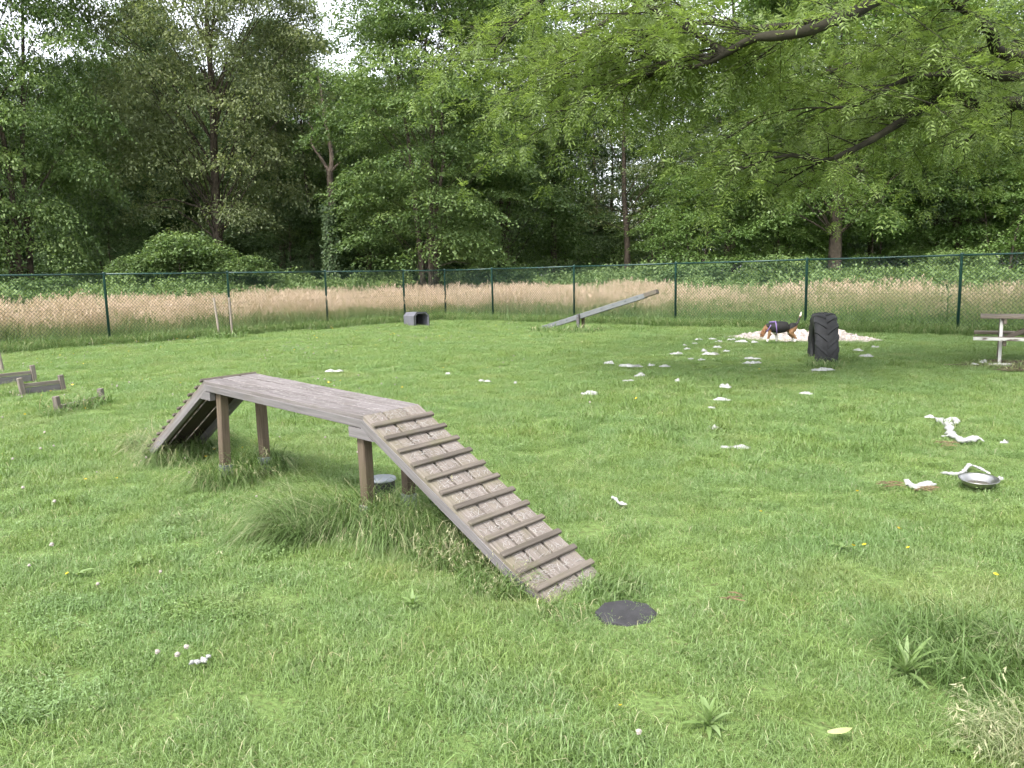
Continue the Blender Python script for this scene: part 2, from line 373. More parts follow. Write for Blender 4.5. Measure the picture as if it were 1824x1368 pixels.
def scatter(name, coll, pts, rotz, scl, pid, tilt=None, kind='stuff', label=None, cat=None):
    n = len(pts)
    me = bpy.data.meshes.new(name); me.vertices.add(n); me.vertices.foreach_set("co", np.asarray(pts, np.float32).ravel())
    rot = np.zeros((n, 3), np.float32); rot[:, 2] = rotz
    if tilt is not None: rot[:, :2] = tilt
    a = me.attributes.new("rot", 'FLOAT_VECTOR', 'POINT'); a.data.foreach_set("vector", rot.ravel())
    a = me.attributes.new("scl", 'FLOAT', 'POINT'); a.data.foreach_set("value", np.asarray(scl, np.float32))
    a = me.attributes.new("pid", 'INT', 'POINT'); a.data.foreach_set("value", np.asarray(pid, np.int32))
    o = bpy.data.objects.new(name, me); COL.objects.link(o)
    ng = bpy.data.node_groups.new(name, 'GeometryNodeTree')
    ng.interface.new_socket("Geometry", in_out='INPUT', socket_type='NodeSocketGeometry')
    ng.interface.new_socket("Geometry", in_out='OUTPUT', socket_type='NodeSocketGeometry')
    nn, ll = ng.nodes, ng.links
    gi, go = nn.new("NodeGroupInput"), nn.new("NodeGroupOutput")
    ci = nn.new("GeometryNodeCollectionInfo"); ci.inputs["Collection"].default_value = coll
    ci.inputs["Separate Children"].default_value = True; ci.inputs["Reset Children"].default_value = True
    ip = nn.new("GeometryNodeInstanceOnPoints"); ip.inputs["Pick Instance"].default_value = True
    def attr(nm, ty):
        q = nn.new("GeometryNodeInputNamedAttribute"); q.data_type = ty; q.inputs["Name"].default_value = nm
        return [s for s in q.outputs if s.enabled and s.name == "Attribute"][0]
    ll.new(gi.outputs[0], ip.inputs["Points"]); ll.new(ci.outputs[0], ip.inputs["Instance"])
    ll.new(attr("pid", 'INT'), ip.inputs["Instance Index"]); ll.new(attr("rot", 'FLOAT_VECTOR'), ip.inputs["Rotation"])
    ll.new(attr("scl", 'FLOAT'), ip.inputs["Scale"]); ll.new(ip.outputs[0], go.inputs[0])
    mod = o.modifiers.new("scatter", 'NODES'); mod.node_group = ng
    tag(o, label, cat, kind=kind); return o

# ------------------------------------------------------------------ the ground
CORNER = np.array([-2.42, 29.20]); DL = np.array([-0.667, -0.745]); DR = np.array([0.7495, -0.662])
NL = np.array([-0.745, 0.667]); NR = np.array([0.662, 0.7495])
def fence_dist(x, y):
    p = np.stack([np.asarray(x) - CORNER[0], np.asarray(y) - CORNER[1]], -1)
    return np.maximum(p @ NL, p @ NR)       # negative inside the enclosure

def ground_z(x, y):
    dip = -.075 * np.exp(-((x - .30) ** 2 + (y - 3.72) ** 2) / .55 ** 2)          # worn hollow at the foot of the near ramp
    return 0.03 * (vnoise(x * .5, y * .5, 3) - .5) * np.clip((np.hypot(x, y) - 2) / 4, 0, 1) + dip
def build_ground():
    xs = np.concatenate([np.linspace(-500, -45, 8), np.linspace(-40, -6, 69), np.linspace(-5.8, 5.8, 59), np.linspace(6, 40, 69), np.linspace(45, 500, 8)])
    ys = np.concatenate([np.linspace(-60, -5, 5), np.linspace(-4, 1.5, 12), np.linspace(1.7, 9, 38), np.linspace(9.5, 50, 82), np.linspace(55, 700, 9)])
    X, Y = np.meshgrid(xs, ys); Z = ground_z(X, Y)
    V = np.stack([X, Y, Z], -1).reshape(-1, 3); nx = len(xs); ny = len(ys)
    i = (np.arange(ny - 1)[:, None] * nx + np.arange(nx - 1)[None]).ravel()
    me = np_mesh("ground", V, [np.stack([i, i + 1, i + nx + 1, i + nx], 1)], smooth=True); me.materials.append(M['ground'])
    return tag(bpy.data.objects.new("ground", me), kind='structure')
COL.objects.link(build_ground())

TILE_C = gnd(1116, 1094, -.045)
TABLE_C = Vector((9.0, 13.05, 0))
# bare, littered soil under the picnic table
def soil_patch():
    mb_v = []; n = 40; c = Vector((8.45, 11.9, 0))
    for k in range(n):
        a = 2 * math.pi * k / n; r = 1 + .22 * math.sin(3 * a + 1) + .12 * math.sin(7 * a) + .07 * math.sin(13 * a + 2)
        mb_v.append((c.x + 1.55 * r * math.cos(a), c.y + .75 * r * math.sin(a), 0.019))
    me = bpy.data.meshes.new("soil_patch"); me.from_pydata(mb_v + [(c.x, c.y, .022)], [], [(k, (k + 1) % n, n) for k in range(n)])
    o = link("soil_patch", me, M['soil']); tag(o, kind='structure')
soil_patch()

# lawn: clumps of blades
lawn_protos = [make_grass_mesh(f"lawn_clump_{i}", M['lawn'], 150, 0.13, 0.032, 0.085 + 0.012 * (i % 3), 0.0029, 0.70, 1.25, 100 + i, (0.08 + 0.07 * (i % 4), 0.70 + 0.06 * (i % 4)), dry=0.03 + .03 * (i % 3)) for i in range(7)]
def clover_clump(i):
    g = np.random.default_rng(300 + i); n = 120
    r = .14 * np.sqrt(g.random(n)); a = g.random(n) * 6.283
    pos = np.stack([r * np.cos(a), r * np.sin(a), .02 + .035 * g.random(n)], 1)
    ax = unit_rand(g, n); ax[:, 2] = ax[:, 2] * .3
    nr = unit_rand(g, n) * .35 + np.array([0, 0, 1.])
    V, q, T = leaf_arrays(pos, ax, nr, .010 + .009 * g.random(n), .008 + .006 * g.random(n), .25 + .5 * g.random(n))
    V2, q2, t2, T2, _ = blade_arrays(85, .12, .035, .09, .0042, .6, 1.2, 330 + i, (.15, .8))
    V, fs, T = join_arrays([(V, [q], T), (V2, [q2, t2], T2)])
    me = np_mesh(f"clover_clump_{i}", V, fs, {'tint': T}); me.materials.append(M['lawn']); return me
lawn_protos += [clover_clump(i) for i in range(2)]
tall_protos = [make_grass_mesh(f"tall_clump_{i}", M['lawn'], 80, 0.12, 0.06, 0.16, 0.0048, 0.4, 1.3, 400 + i, (0.05, 0.6), dry=0.03) for i in range(3)]
COLL_LAWN = proto_collection("lawn_clump", lawn_protos + tall_protos)

def on_tile(x, y): return (np.abs(x - TILE_C.x) + np.abs((y - TILE_C.y) * 1.0) < 0.115)
def lawn_points():
    g = np.random.default_rng(11); P = []
    for r0, r1, dens in ((1.6, 6.5, 105), (6.5, 12, 66), (12, 19, 42), (19, 34, 30)):
        half = math.radians(50); area = half * (r1 * r1 - r0 * r0); n = int(area * dens)
        r = np.sqrt(r0 * r0 + (r1 * r1 - r0 * r0) * g.random(n)); a = (g.random(n) * 2 - 1) * half
        x, y = r * np.sin(a), r * np.cos(a); keep = (fence_dist(x, y) < 0.1)
        keep &= ~on_tile(x, y)
        sx, sy = (x - 8.45) / 1.4, (y - 11.9) / .55
        keep &= ~((sx * sx + sy * sy < 1.0) & (g.random(n) < .85))
        P.append(np.stack([x[keep], y[keep]], 1))
    P = np.concatenate(P); x, y = P.T; n = len(P); d = np.hypot(x, y)
    lush = vnoise(x * .8, y * .8, 5) * .6 + vnoise(x * 2.3, y * 2.3, 6) * .4
    pid = g.integers(0, 7, n); clv = vnoise(x * .55 + 9, y * .55, 8)
    pid = np.where((clv > .60) & (g.random(n) < .16), g.integers(7, 9, n), pid)
    pid = np.where((lush > .64) & (g.random(n) < .2), g.integers(9, 12, n), pid)
    scl = (.66 + .42 * lush) * (.85 + .3 * g.random(n)) * np.clip(.9 + d / 60, .9, 1.35)
    near_tile = np.hypot(x - TILE_C.x, y - TILE_C.y) < .33
    scl = np.where(near_tile, scl * .8, scl)
    return np.stack([x, y, ground_z(x, y)], 1), g.random(n) * 6.283, scl, pid
p_, r_, s_, i_ = lawn_points()
scatter("lawn_grass", COLL_LAWN, p_, r_, s_, i_, label="short mown grass covering the whole dog field", cat="grass")

# long unmown grass along the foot of the fence
def long_meshes():
    out = []
    for i in range(3):
        V, q, t, T, _ = blade_arrays(90, .22, .16, .42, .006, .3, 1.1, 500 + i, (.1, .75), dry=.08)
        me = np_mesh(f"fence_grass_{i}", V, [q, t], {'tint': T}); me.materials.append(M['long']); out.append(me)
    return out
COLL_LONG = proto_collection("fence_grass", long_meshes())
def strip_points():
    g = np.random.default_rng(21); P = []
    for D, Lmax in ((DL, 18), (DR, 20)):
        n = 1100; s = g.random(n) * Lmax; nin = NL if D is DL else NR
        off = -.45 * g.random(n) ** 1.6 * (1 + .8 * (vnoise(s * .7, s * 0 + (3 if D is DL else 9), 4))) + .25 * g.random(n)
        P.append(CORNER + s[:, None] * D + off[:, None] * nin)
    P = np.concatenate(P); n = len(P)
    return np.concatenate([P, np.zeros((n, 1))], 1), g.random(n) * 6.283, .55 + .65 * g.random(n), g.integers(0, 3, n)
scatter("fence_foot_grass", COLL_LONG, *strip_points(), label="long uncut grass along the foot of the wire fence", cat="grass")

# flowering meadow between the fence and the wood
def meadow_mesh(i, green):
    g = np.random.default_rng(600 + i)
    A = blade_arrays(70, .35, .35, .75, .008, .22, .9, 620 + i, (.0, .42))
    ns = 34 if not green else 14
    B = blade_arrays(ns, .35, .75, 1.08, .004, .13, .35, 640 + i, (.5, .66))
    tips = B[4]; k = 9
    pos = np.repeat(tips, k, 0) + np.stack([g.normal(size=ns * k) * .018, g.normal(size=ns * k) * .018, -.17 * g.random(ns * k) + .03], 1)
    ax = unit_rand(g, ns * k) * .5 + np.array([0, 0, 1.])
    V, q, T = leaf_arrays(pos, ax, unit_rand(g, ns * k), .05 + .05 * g.random(ns * k), .010 + .008 * g.random(ns * k), .74 + .26 * g.random(ns * k))
    V, fs, T = join_arrays([(A[0], [A[1], A[2]], A[3]), (B[0], [B[1], B[2]], B[3]), (V, [q], T)])
    me = np_mesh(f"meadow_clump_{i}", V, fs, {'tint': T}); me.materials.append(M['meadowgreen' if green else 'meadow']); return me
COLL_MEADOW = proto_collection("meadow_clump", [meadow_mesh(i, i >= 4) for i in range(7)])
def meadow_points():
    g = np.random.default_rng(31); n = 16000
    x = g.random(n) * 84 - 44; y = 9 + g.random(n) * 36; d = fence_dist(x, y)
    depth = np.where(x < -2, 9.5, 9.0) + 1.5 * vnoise(x * .2, y * .2, 2)
    keep = (d > .12) & (d < depth) & (np.abs(x) < y * .85 + 3)
    keep &= g.random(n) < np.where(d < 3.5, 1.0, .75)
    x, y, d = x[keep], y[keep], d[keep]; n = len(x)
    shade = np.clip((x - 1) / 8, 0, 1)                # greener, less ripe towards the overhanging tree
    near = np.clip(1 - (d - .2) / 2.4, 0, 1)
    near2 = np.clip(1 - (d - .2) / 9.5, 0, 1)
    pg = np.clip(.10 + .32 * near + 1.5 * shade * near2, 0, .96)
    green = g.random(n) < pg
    pid = np.where(green, g.integers(4, 7, n), g.integers(0, 4, n))
    scl = (.66 + .46 * g.random(n)) * (.88 + .3 * vnoise(x * .4, y * .4, 12)) * np.where(green & (d < 2), .74, 1)
    return np.stack([x, y, x * 0], 1), g.random(n) * 6.283, scl, pid
scatter("meadow_grass", COLL_MEADOW, *meadow_points(), label="tall ripe pinkish meadow grass behind the wire fence", cat="grass")

# ------------------------------------------------------------------ wire fence
FENCE_H = 1.82
posts_l = [(-14.88, 15.27), (-12.64, 17.77), (-10.42, 20.26), (-8.16, 22.79), (-5.92, 25.29), (-3.74, 27.73)]
posts_r = [(-0.62, 27.61), (2.05, 25.25), (4.81, 22.82), (7.66, 20.30), (10.30, 17.97), (13.07, 15.52), (15.81, 13.10)]
fence_pts = posts_l + [tuple(CORNER)] + posts_r
def build_fence():
    root = empty("wire_fence", (CORNER[0], CORNER[1], 0)); inv = Vector((-CORNER[0], -CORNER[1], 0))
    tag(root, "green chain link fence with round posts enclosing the lawn in front of the meadow", "fence")
    me = MB().tube([(0, 0, -.1), (0, 0, FENCE_H - .005), (0, 0, FENCE_H + .012), (0, 0, FENCE_H + .03)], [.034, .034, .04, .018], 12).mesh("post", True)
    me.materials.append(M['green_steel'])
    for (x, y) in fence_pts:
        o = link("post", me, None, root); o.location = Vector((x, y, 0)) + inv
        o.rotation_euler = (random.uniform(-.006, .006), random.uniform(-.006, .006), 0)
    for (a, b) in zip(fence_pts[:-1], fence_pts[1:]):
        A = Vector((*a, 0)) + inv; B = Vector((*b, 0)) + inv; u = (B - A); L = u.length; u.normalize(); nrm = Vector((-u.y, u.x, 0)) if True else None
        side = nrm if nrm.dot(Vector((0, 1, 0))) > 0 else -nrm
        z = FENCE_H - .022
        MB().tube([A + Vector((0, 0, z)), A.lerp(B, .5) + Vector((0, 0, z - .008)), B + Vector((0, 0, z))], .022, 8).build("top_rail", M['green_steel'], root, True)
        MB().tube([A + side * .04 + Vector((0, 0, .92)), B + side * .04 + Vector((0, 0, .92))], .0022, 4).tube([A + side * .04 + Vector((0, 0, .06)), B + side * .04 + Vector((0, 0, .06))], .0022, 4).build("tension_wire", M['wire'], root)["kind"] = 'stuff'
        # chain link: two families of diagonals, slightly apart
        D = .092; z0, z1 = .03, FENCE_H - .04; H = z1 - z0; V = []; Q = []
        r = .0034; k = int((L + H) / D) + 1
        for fam in (0, 1):
            for j in range(k):
                s = j * D - H
                # line: horizontal position s + t, height t (fam 0) or H - t (fam 1)
                t0 = max(0, -s); t1 = min(H, L - s)
                if t1 - t0 < .02: continue
                off = side * (.036 + (.003 if fam else -.003))
                p = A + u * (s + t0) + off + Vector((0, 0, z0 + (t0 if fam == 0 else H - t0)))
                q = A + u * (s + t1) + off + Vector((0, 0, z0 + (t1 if fam == 0 else H - t1)))
                d = (q - p).normalized(); e1 = side; e2 = d.cross(e1)
                o = len(V)
                for c in (p, q):
                    for w in range(3):
                        an = w * 2.0944; V.append(c + (e1 * math.cos(an) + e2 * math.sin(an)) * r)
                for w in range(3): Q.append((o + w, o + (w + 1) % 3, o + 3 + (w + 1) % 3, o + 3 + w))
        me2 = bpy.data.meshes.new("wire_mesh"); me2.from_pydata(V, [], Q)
        link("wire_mesh", me2, M['wire'], root)["kind"] = 'stuff'
build_fence()

# ------------------------------------------------------------------ trees
def smooth_path(P, k=6):
    P = [Vector(p) for p in P]; out = []
    for i in range(len(P) - 1):
        p0, p1, p2, p3 = P[max(i - 1, 0)], P[i], P[i + 1], P[min(i + 2, len(P) - 1)]
        for j in range(k):
            t = j / k
            out.append(.5 * ((2 * p1) + (p2 - p0) * t + (2 * p0 - 5 * p1 + 4 * p2 - p3) * t * t + (3 * p1 - p0 - 3 * p2 + p3) * t ** 3))
    out.append(P[-1]); return out

def tree_meshes(name, seed, H, R, base, n_cl, per, leaf, flat, env, clump=(.9, 1.6), trunk_r=.25, stems=1, droop=.35, limb_r=.07):
    """returns (trunk mesh, branches mesh, crown mesh). env(t): crown radius factor for t = 0 (base) .. 1 (top)"""
    g = np.random.default_rng(seed)
    trunk = MB(); stems_p = []
    for s in range(stems):
        a = 2 * math.pi * s / stems + g.random(); sp_ = 0 if stems == 1 else .35
        lean = Vector((math.cos(a), math.sin(a), 0)) * (R * (.05 if stems == 1 else .32)); top = H * (.93 - .12 * (s > 0))
        P = [Vector((math.cos(a) * sp_, math.sin(a) * sp_, -.2))]
        for k in range(1, 7):
            t = k / 6
            P.append(Vector((math.cos(a) * sp_, math.sin(a) * sp_, 0)) + lean * t ** 1.3 + Vector((g.normal() * .012 * H * t, g.normal() * .012 * H * t, top * t)))
        P = smooth_path(P, 3); tr = trunk_r * (1 if stems == 1 else .7)
        rad = [tr * (1.25 - .25 * min(1, i / 2)) * (1 - .97 * (i / (len(P) - 1)) ** .8) + .012 for i in range(len(P))]
        trunk.tube(P, rad, 8); stems_p.append(P)
    br = MB(); parts = []
    for c in range(n_cl):
        t = g.random() ** .72; z = base + (H - base) * t
        rr = R * env(t) * (1 - .60 * g.random() ** 1.9); a = g.random() * 2 * math.pi
        P = stems_p[g.integers(0, stems)]
        ax = min(P, key=lambda q: abs(q.z - z)); cen = Vector((ax.x * .6 + rr * math.cos(a), ax.y * .6 + rr * math.sin(a), z))
        z0 = max(base * (.9 + .5 * g.random()), z - (.6 + .5 * g.random()) * rr - .3); st = min(P, key=lambda q: abs(q.z - z0))
        mid = st.lerp(cen, .55) + Vector((g.normal() * .15, g.normal() * .15, .12 * rr))
        lr = limb_r * (.25 + .45 * (1 - t)) * (.6 + .5 * g.random())
        if c % (5 if R > 4 else 3) == 0: br.tube(smooth_path([st, mid, cen], 2), [lr, lr * .8, lr * .6, lr * .4, .012], 4, False)
        cr = clump[0] + (clump[1] - clump[0]) * g.random(); cr *= (1.05 - .18 * t); n = int(per * (cr / clump[1]) ** 2 * (.7 + .6 * g.random()))
        th = g.random(n) * 2 * np.pi; q = np.sqrt(g.random(n)); rad = cr * q
        # lobed outline, drooping rim, thickness thinning outwards
        lob = 1 + .28 * np.sin(th * 3 + g.random() * 6) + .18 * np.sin(th * 5 + g.random() * 6)
        x = rad * np.cos(th) * lob; y = rad * np.sin(th) * lob
        zz = g.normal(size=n) * flat * cr * (1 - .6 * q) - droop * cr * q * q + .25 * cr * (vnoise(x * 2.2 / cr + c * 7, y * 2.2 / cr, 5) - .5)
        out = np.array([math.cos(a), math.sin(a), 0]); tilt = .30 * (x * out[0] + y * out[1]); zz = zz - np.maximum(tilt, -.2) * (1 - t)
        pos = np.stack([x, y, zz], 1) + np.array(cen)
        axd = np.stack([np.cos(th), np.sin(th), -.35 + 0 * th], 1) + unit_rand(g, n) * .7
        nr = np.array([0, 0, 1.]) + unit_rand(g, n) * .75
        L = leaf * (.6 + .8 * g.random(n)); tint = np.clip(.16 + .42 * g.random() + .5 * (g.random(n) - .35) + .28 * np.clip(zz / cr + .1, -.5, .5), 0, 1)  # higher leaves in a clump tinted lighter, top highlights put into the colour
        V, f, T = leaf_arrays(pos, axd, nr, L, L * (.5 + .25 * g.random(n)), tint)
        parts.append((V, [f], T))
    V, fs, T = join_arrays(parts)
    return trunk.mesh(name + "_trunk", True), br.mesh(name + "_branches", True), np_mesh(name + "_crown", V, fs, {'tint': T})

env_full = lambda t: (.62 + .55 * t if t < .3 else .80 * max(0, 1 - ((t - .3) / .7) ** 2.6) ** .7 + .07)
env_oak = lambda t: max(.12, math.sin(math.pi * (.18 + .80 * t)) ** .75)
env_thin = lambda t: max(.15, math.sin(math.pi * (.12 + .84 * t)) ** .6)
env_bush = lambda t: max(.1, math.cos(t * 1.5) ** .7)
TREE = {
    'layered_a': tree_meshes('layered_a', 1, 19.0, 6.2, 1.2, 460, 620, .15, .11, env_full, (.9, 1.8), .30, 3),
    'layered_b': tree_meshes('layered_b', 2, 18.0, 5.6, 1.0, 400, 600, .15, .11, env_full, (.9, 1.7), .28, 2),
    'oak_a': tree_meshes('oak_a', 3, 19.5, 7.0, 3.4, 540, 540, .15, .22, env_oak, (.9, 1.7), .40, 1, .2, .10),
    'oak_b': tree_meshes('oak_b', 4, 17.5, 5.2, 3.2, 310, 500, .15, .22, env_oak, (.8, 1.6), .30, 1, .2, .09),
    'thin_a': tree_meshes('thin_a', 5, 19.0, 3.2, 5.0, 100, 420, .15, .2, env_thin, (.8, 1.5), .22, 1, .3, .06),
    'thin_b': tree_meshes('thin_b', 6, 18.0, 3.6, 3.6, 115, 420, .15, .2, env_thin, (.8, 1.5), .20, 1, .3, .06),
    'young': tree_meshes('young', 8, 7.5, 3.0, .9, 115, 420, .13, .13, env_bush, (.6, 1.2), .10, 2, .35, .04),
    'young_b': tree_meshes('young_b', 9, 9.0, 3.4, 1.8, 120, 420, .13, .13, env_oak, (.6, 1.3), .12, 1, .35, .04),
    'shrub': tree_meshes('shrub', 14, 3.4, 2.5, .2, 150, 300, .12, .2, lambda t: max(.15, (1 - t ** 2.2)) * (.8 + .25 * math.sin(9 * t)), (.4, .8), .06, 3, .4, .025),
    'bush': tree_meshes('bush', 10, 2.6, 2.9, .1, 105, 340, .12, .16, env_bush, (.5, .95), .06, 3, .35, .025),
    'bush_b': tree_meshes('bush_b', 12, 2.0, 2.3, .05, 80, 340, .12, .18, env_bush, (.45, .9), .05, 3, .3, .025),
}
print('tree triangles', sum(2 * len(t[2].polygons) for t in TREE.values()))
def put_tree(px, depth, kind, mat, label, scale=1.0, rz=0.0, cat='tree', name=None, group=None, bark='bark', trunk_scale=1.0, zs=1.0):
    p = at(px, 500, depth); root = empty(name or ('tree' if cat == 'tree' else 'shrub'), (p.x, p.y, 0), rz); root.scale = (scale, scale, scale * zs)
    tag(root, label, cat, group)
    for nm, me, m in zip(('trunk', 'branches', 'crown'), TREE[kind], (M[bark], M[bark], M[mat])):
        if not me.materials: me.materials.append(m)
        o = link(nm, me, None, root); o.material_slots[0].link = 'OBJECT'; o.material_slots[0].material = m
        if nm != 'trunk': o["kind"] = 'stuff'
        elif trunk_scale != 1: o.scale = (trunk_scale, trunk_scale, 1)
    return root

WOOD = 'trees of the wood behind the fence'
put_tree(40, 38, 'layered_a', 'hornbeam', "tall layered hornbeam at the left edge, its boughs reaching low", 0.8, .4, zs=1.62, group=WOOD)
put_tree(-190, 36, 'layered_b', 'hornbeam', "tall tree cut by the left picture edge beside the layered hornbeam", 0.9, 2.1, zs=1.4, group=WOOD)
put_tree(205, 54, 'layered_b', 'dark', "dark leafy tree set back between the left hornbeam and the grey green oak", 0.9, 1.0, zs=1.0, group=WOOD)
put_tree(395, 44, 'oak_a', 'oak', "big grey green oak with brownish tints and spreading open crown", 0.86, .9, 'tree', 'oak_tree', group=WOOD, zs=1.5)
put_tree(300, 58, 'oak_b', 'dark', "dark tree behind the left side of the grey green oak", 0.95, 2.9, zs=1.28, group=WOOD)
put_tree(505, 55, 'oak_b', 'dark', "dark slender tree behind the right side of the grey green oak", 0.92, .2, zs=1.18, group=WOOD)
put_tree(560, 50, 'thin_b', 'hornbeam', "narrow tree with bare lower trunk just left of the dead pale stem", 0.9, 3.3, zs=1.02, group=WOOD)
put_tree(765, 40, 'layered_a', 'hornbeam', "broad many stemmed tree with bright layered boughs in the middle of the wood", 0.86, 2.2, zs=1.13, group=WOOD)
put_tree(905, 47, 'layered_b', 'hornbeam', "tree crowding the right flank of the broad layered middle tree", 0.9, 4.4, zs=1.18, group=WOOD)
put_tree(660, 52, 'oak_b', 'hornbeam', "tree filling the gap between dead pale stem and broad middle tree", 0.8, 1.7, zs=1.0, group=WOOD)
put_tree(988, 50, 'thin_a', 'dark', "slim dark trunked tree right of the broad middle tree", 1.1, .5, group=WOOD)
put_tree(1115, 48, 'thin_b', 'oak', "slim tree with ivy grey stem standing alone in the open gap", 1.1, 1.4, group=WOOD)
put_tree(1180, 60, 'thin_a', 'dark', "thin tree far back in the open gap of the wood", 1.05, 2.4, group=WOOD)
put_tree(1060, 64, 'thin_b', 'hornbeam', "thin tree furthest back in the open gap of the wood", 1.06, 4.2, group=WOOD)
put_tree(1302, 46, 'oak_b', 'hornbeam', "dark trunked tree under the drooping ash branch tips", 1.05, .8, zs=1.15, group=WOOD, trunk_scale=1.3)
put_tree(1487, 42, 'oak_a', 'maple', "thick trunked tree standing behind the tractor tyre", 0.92, 5.2, zs=1.15, group=WOOD, trunk_scale=1.1)
put_tree(1400, 58, 'layered_b', 'dark', "dark background tree between the thick trunk and the dark trunked tree", 1.05, 3.9, zs=1.2, group=WOOD)
put_tree(1548, 50, 'thin_b', 'dark', "slender dark tree just right of the thick trunked tree", 1.0, 2.0, group=WOOD)
put_tree(1618, 48, 'thin_a', 'hornbeam', "slender straight tree left of the leaning forked tree", .98, 5.6, group=WOOD)
put_tree(1712, 44, 'oak_b', 'dark', "leaning dark tree behind the last fence post on the right", .95, 3.0, group=WOOD, trunk_scale=1.25).rotation_euler = (.02, .07, 3.0)
put_tree(1850, 46, 'layered_a', 'hornbeam', "leafy tree cut by the right picture edge", 0.95, 1.1, group=WOOD)
put_tree(2010, 42, 'oak_a', 'hornbeam', "spreading tree past the right end of the wood", .92, .3, group=WOOD)
# understorey
UND = 'young trees and shrubs at the edge of the wood'
put_tree(340, 36.5, 'shrub', 'hornbeam', "tallest of three rounded shrubs below the grey green oak", 1.12, .3, 'shrub', zs=1.02, group=UND)
put_tree(252, 36, 'shrub', 'hornbeam', "left one of three rounded shrubs below the grey green oak", .85, 2.3, 'shrub', zs=.98, group=UND)
put_tree(430, 37, 'shrub', 'hornbeam', "right one of three rounded shrubs below the grey green oak", .9, 4.1, 'shrub', zs=.9, group=UND)
put_tree(80, 35, 'bush_b', 'bramble', "low pale green shrub below the left hornbeam", .95, 1.3, 'shrub', group=UND)
put_tree(190, 44, 'young', 'dark', "dark young tree in the gap beside the left hornbeam", .9, 2.2, group=UND)
put_tree(520, 47, 'young_b', 'dark', "dark young tree under the oak's right hand boughs", .75, .9, group=UND)
put_tree(1000, 53, 'young', 'maple', "bright young tree in the gap right of the middle tree", .8, 4.0, group=UND)
put_tree(1240, 42, 'young', 'maple', "bright yellow green young tree below the ash branch tips", .95, 1.9, group=UND)
put_tree(1160, 50, 'young_b', 'hornbeam', "mid green young tree behind the seesaw's raised end", .82, 5.1, group=UND)
put_tree(1385, 45, 'young_b', 'maple', "bright young tree above the dog", .95, 3.1, group=UND)
put_tree(1560, 44, 'young', 'maple', "bright young tree right of the thick trunked tree", .95, .6, group=UND)
put_tree(1665, 46, 'young_b', 'hornbeam', "mid green young tree behind the right fence bay", .9, 2.7, group=UND)
put_tree(1780, 40, 'young', 'maple', "bright young tree behind the picnic table", 1.0, 5.0, group=UND)
put_tree(1250, 38, 'bush_b', 'bramble', "low shrub over the rail near the seesaw's raised end", 1.0, .8, 'shrub', group=UND)
put_tree(1400, 36, 'bush_b', 'hornbeam', "dense low shrub over the rail above the dog", 1.1, 2.0, 'shrub', group=UND)
put_tree(1690, 34, 'bush', 'hornbeam', "dense shrub over the rail left of the last fence post", .85, 3.6, 'shrub', group=UND)
put_tree(640, 45, 'bush', 'dark', "dark shrub at the foot of the ivy covered stem", .8, 1.2, 'shrub', group=UND)
put_tree(900, 43, 'bush_b', 'hornbeam', "low shrub under the right flank of the middle tree", 1.0, 2.6, 'shrub', group=UND)

# the dead pale stem on its ivy covered trunk
def dead_stem():
    b = at(592, 500, 43); root = empty("dead_tree", (b.x, b.y, 0))
    tag(root, "dead pale forked stem rising from an ivy covered trunk left of the middle tree", "tree")
    def L(px, py): q = at(px, py, 43); return Vector((q.x - b.x, q.y - b.y, q.z))
    MB().tube(smooth_path([(0, 0, -.2), L(592, 440), L(591, 370), L(587, 305)], 4), [.34] + [.32 - .014 * i for i in range(12)], 10).build("trunk", M['bark'], root, True)
    top = smooth_path([L(587, 312), L(591, 280), L(583, 235), L(576, 195), L(570, 150), L(566, 135)], 4)
    MB().tube(top, [.15 - .006 * i for i in range(len(top))], 8).build("dead_stem", M['deadwood'], root, True)
    s2 = smooth_path([L(587, 308), L(574, 285), L(558, 262), L(554, 245), L(557, 232), L(549, 218)], 3)
    MB().tube(s2, [.10 - .005 * i for i in range(len(s2))], 7).build("dead_fork", M['deadwood'], root, True)
    MB().tube([L(588, 308), L(598, 296), L(606, 289)], [.1, .07, .02], 6).build("dead_stub", M['deadwood'], root, True)
    g = np.random.default_rng(77); n = 3800; h = 5.6 * g.random(n) ** 1.0; a = g.random(n) * 6.283
    r = .40 + .16 * vnoise(a * 2, h * 1.5, 3) - .015 * h
    pos = np.stack([r * np.cos(a), r * np.sin(a), h], 1); o = np.stack([np.cos(a), np.sin(a), .4 + 0 * a], 1)
    V, f, T = leaf_arrays(pos, unit_rand(g, n) + np.array([0, 0, -.6]), o + unit_rand(g, n) * .5, .13 + .08 * g.random(n), .10 + .06 * g.random(n), .2 + .6 * g.random(n))
    me = np_mesh("ivy", V, [f], {'tint': T}); link("ivy", me, M['dark'], root)["kind"] = 'stuff'
dead_stem()

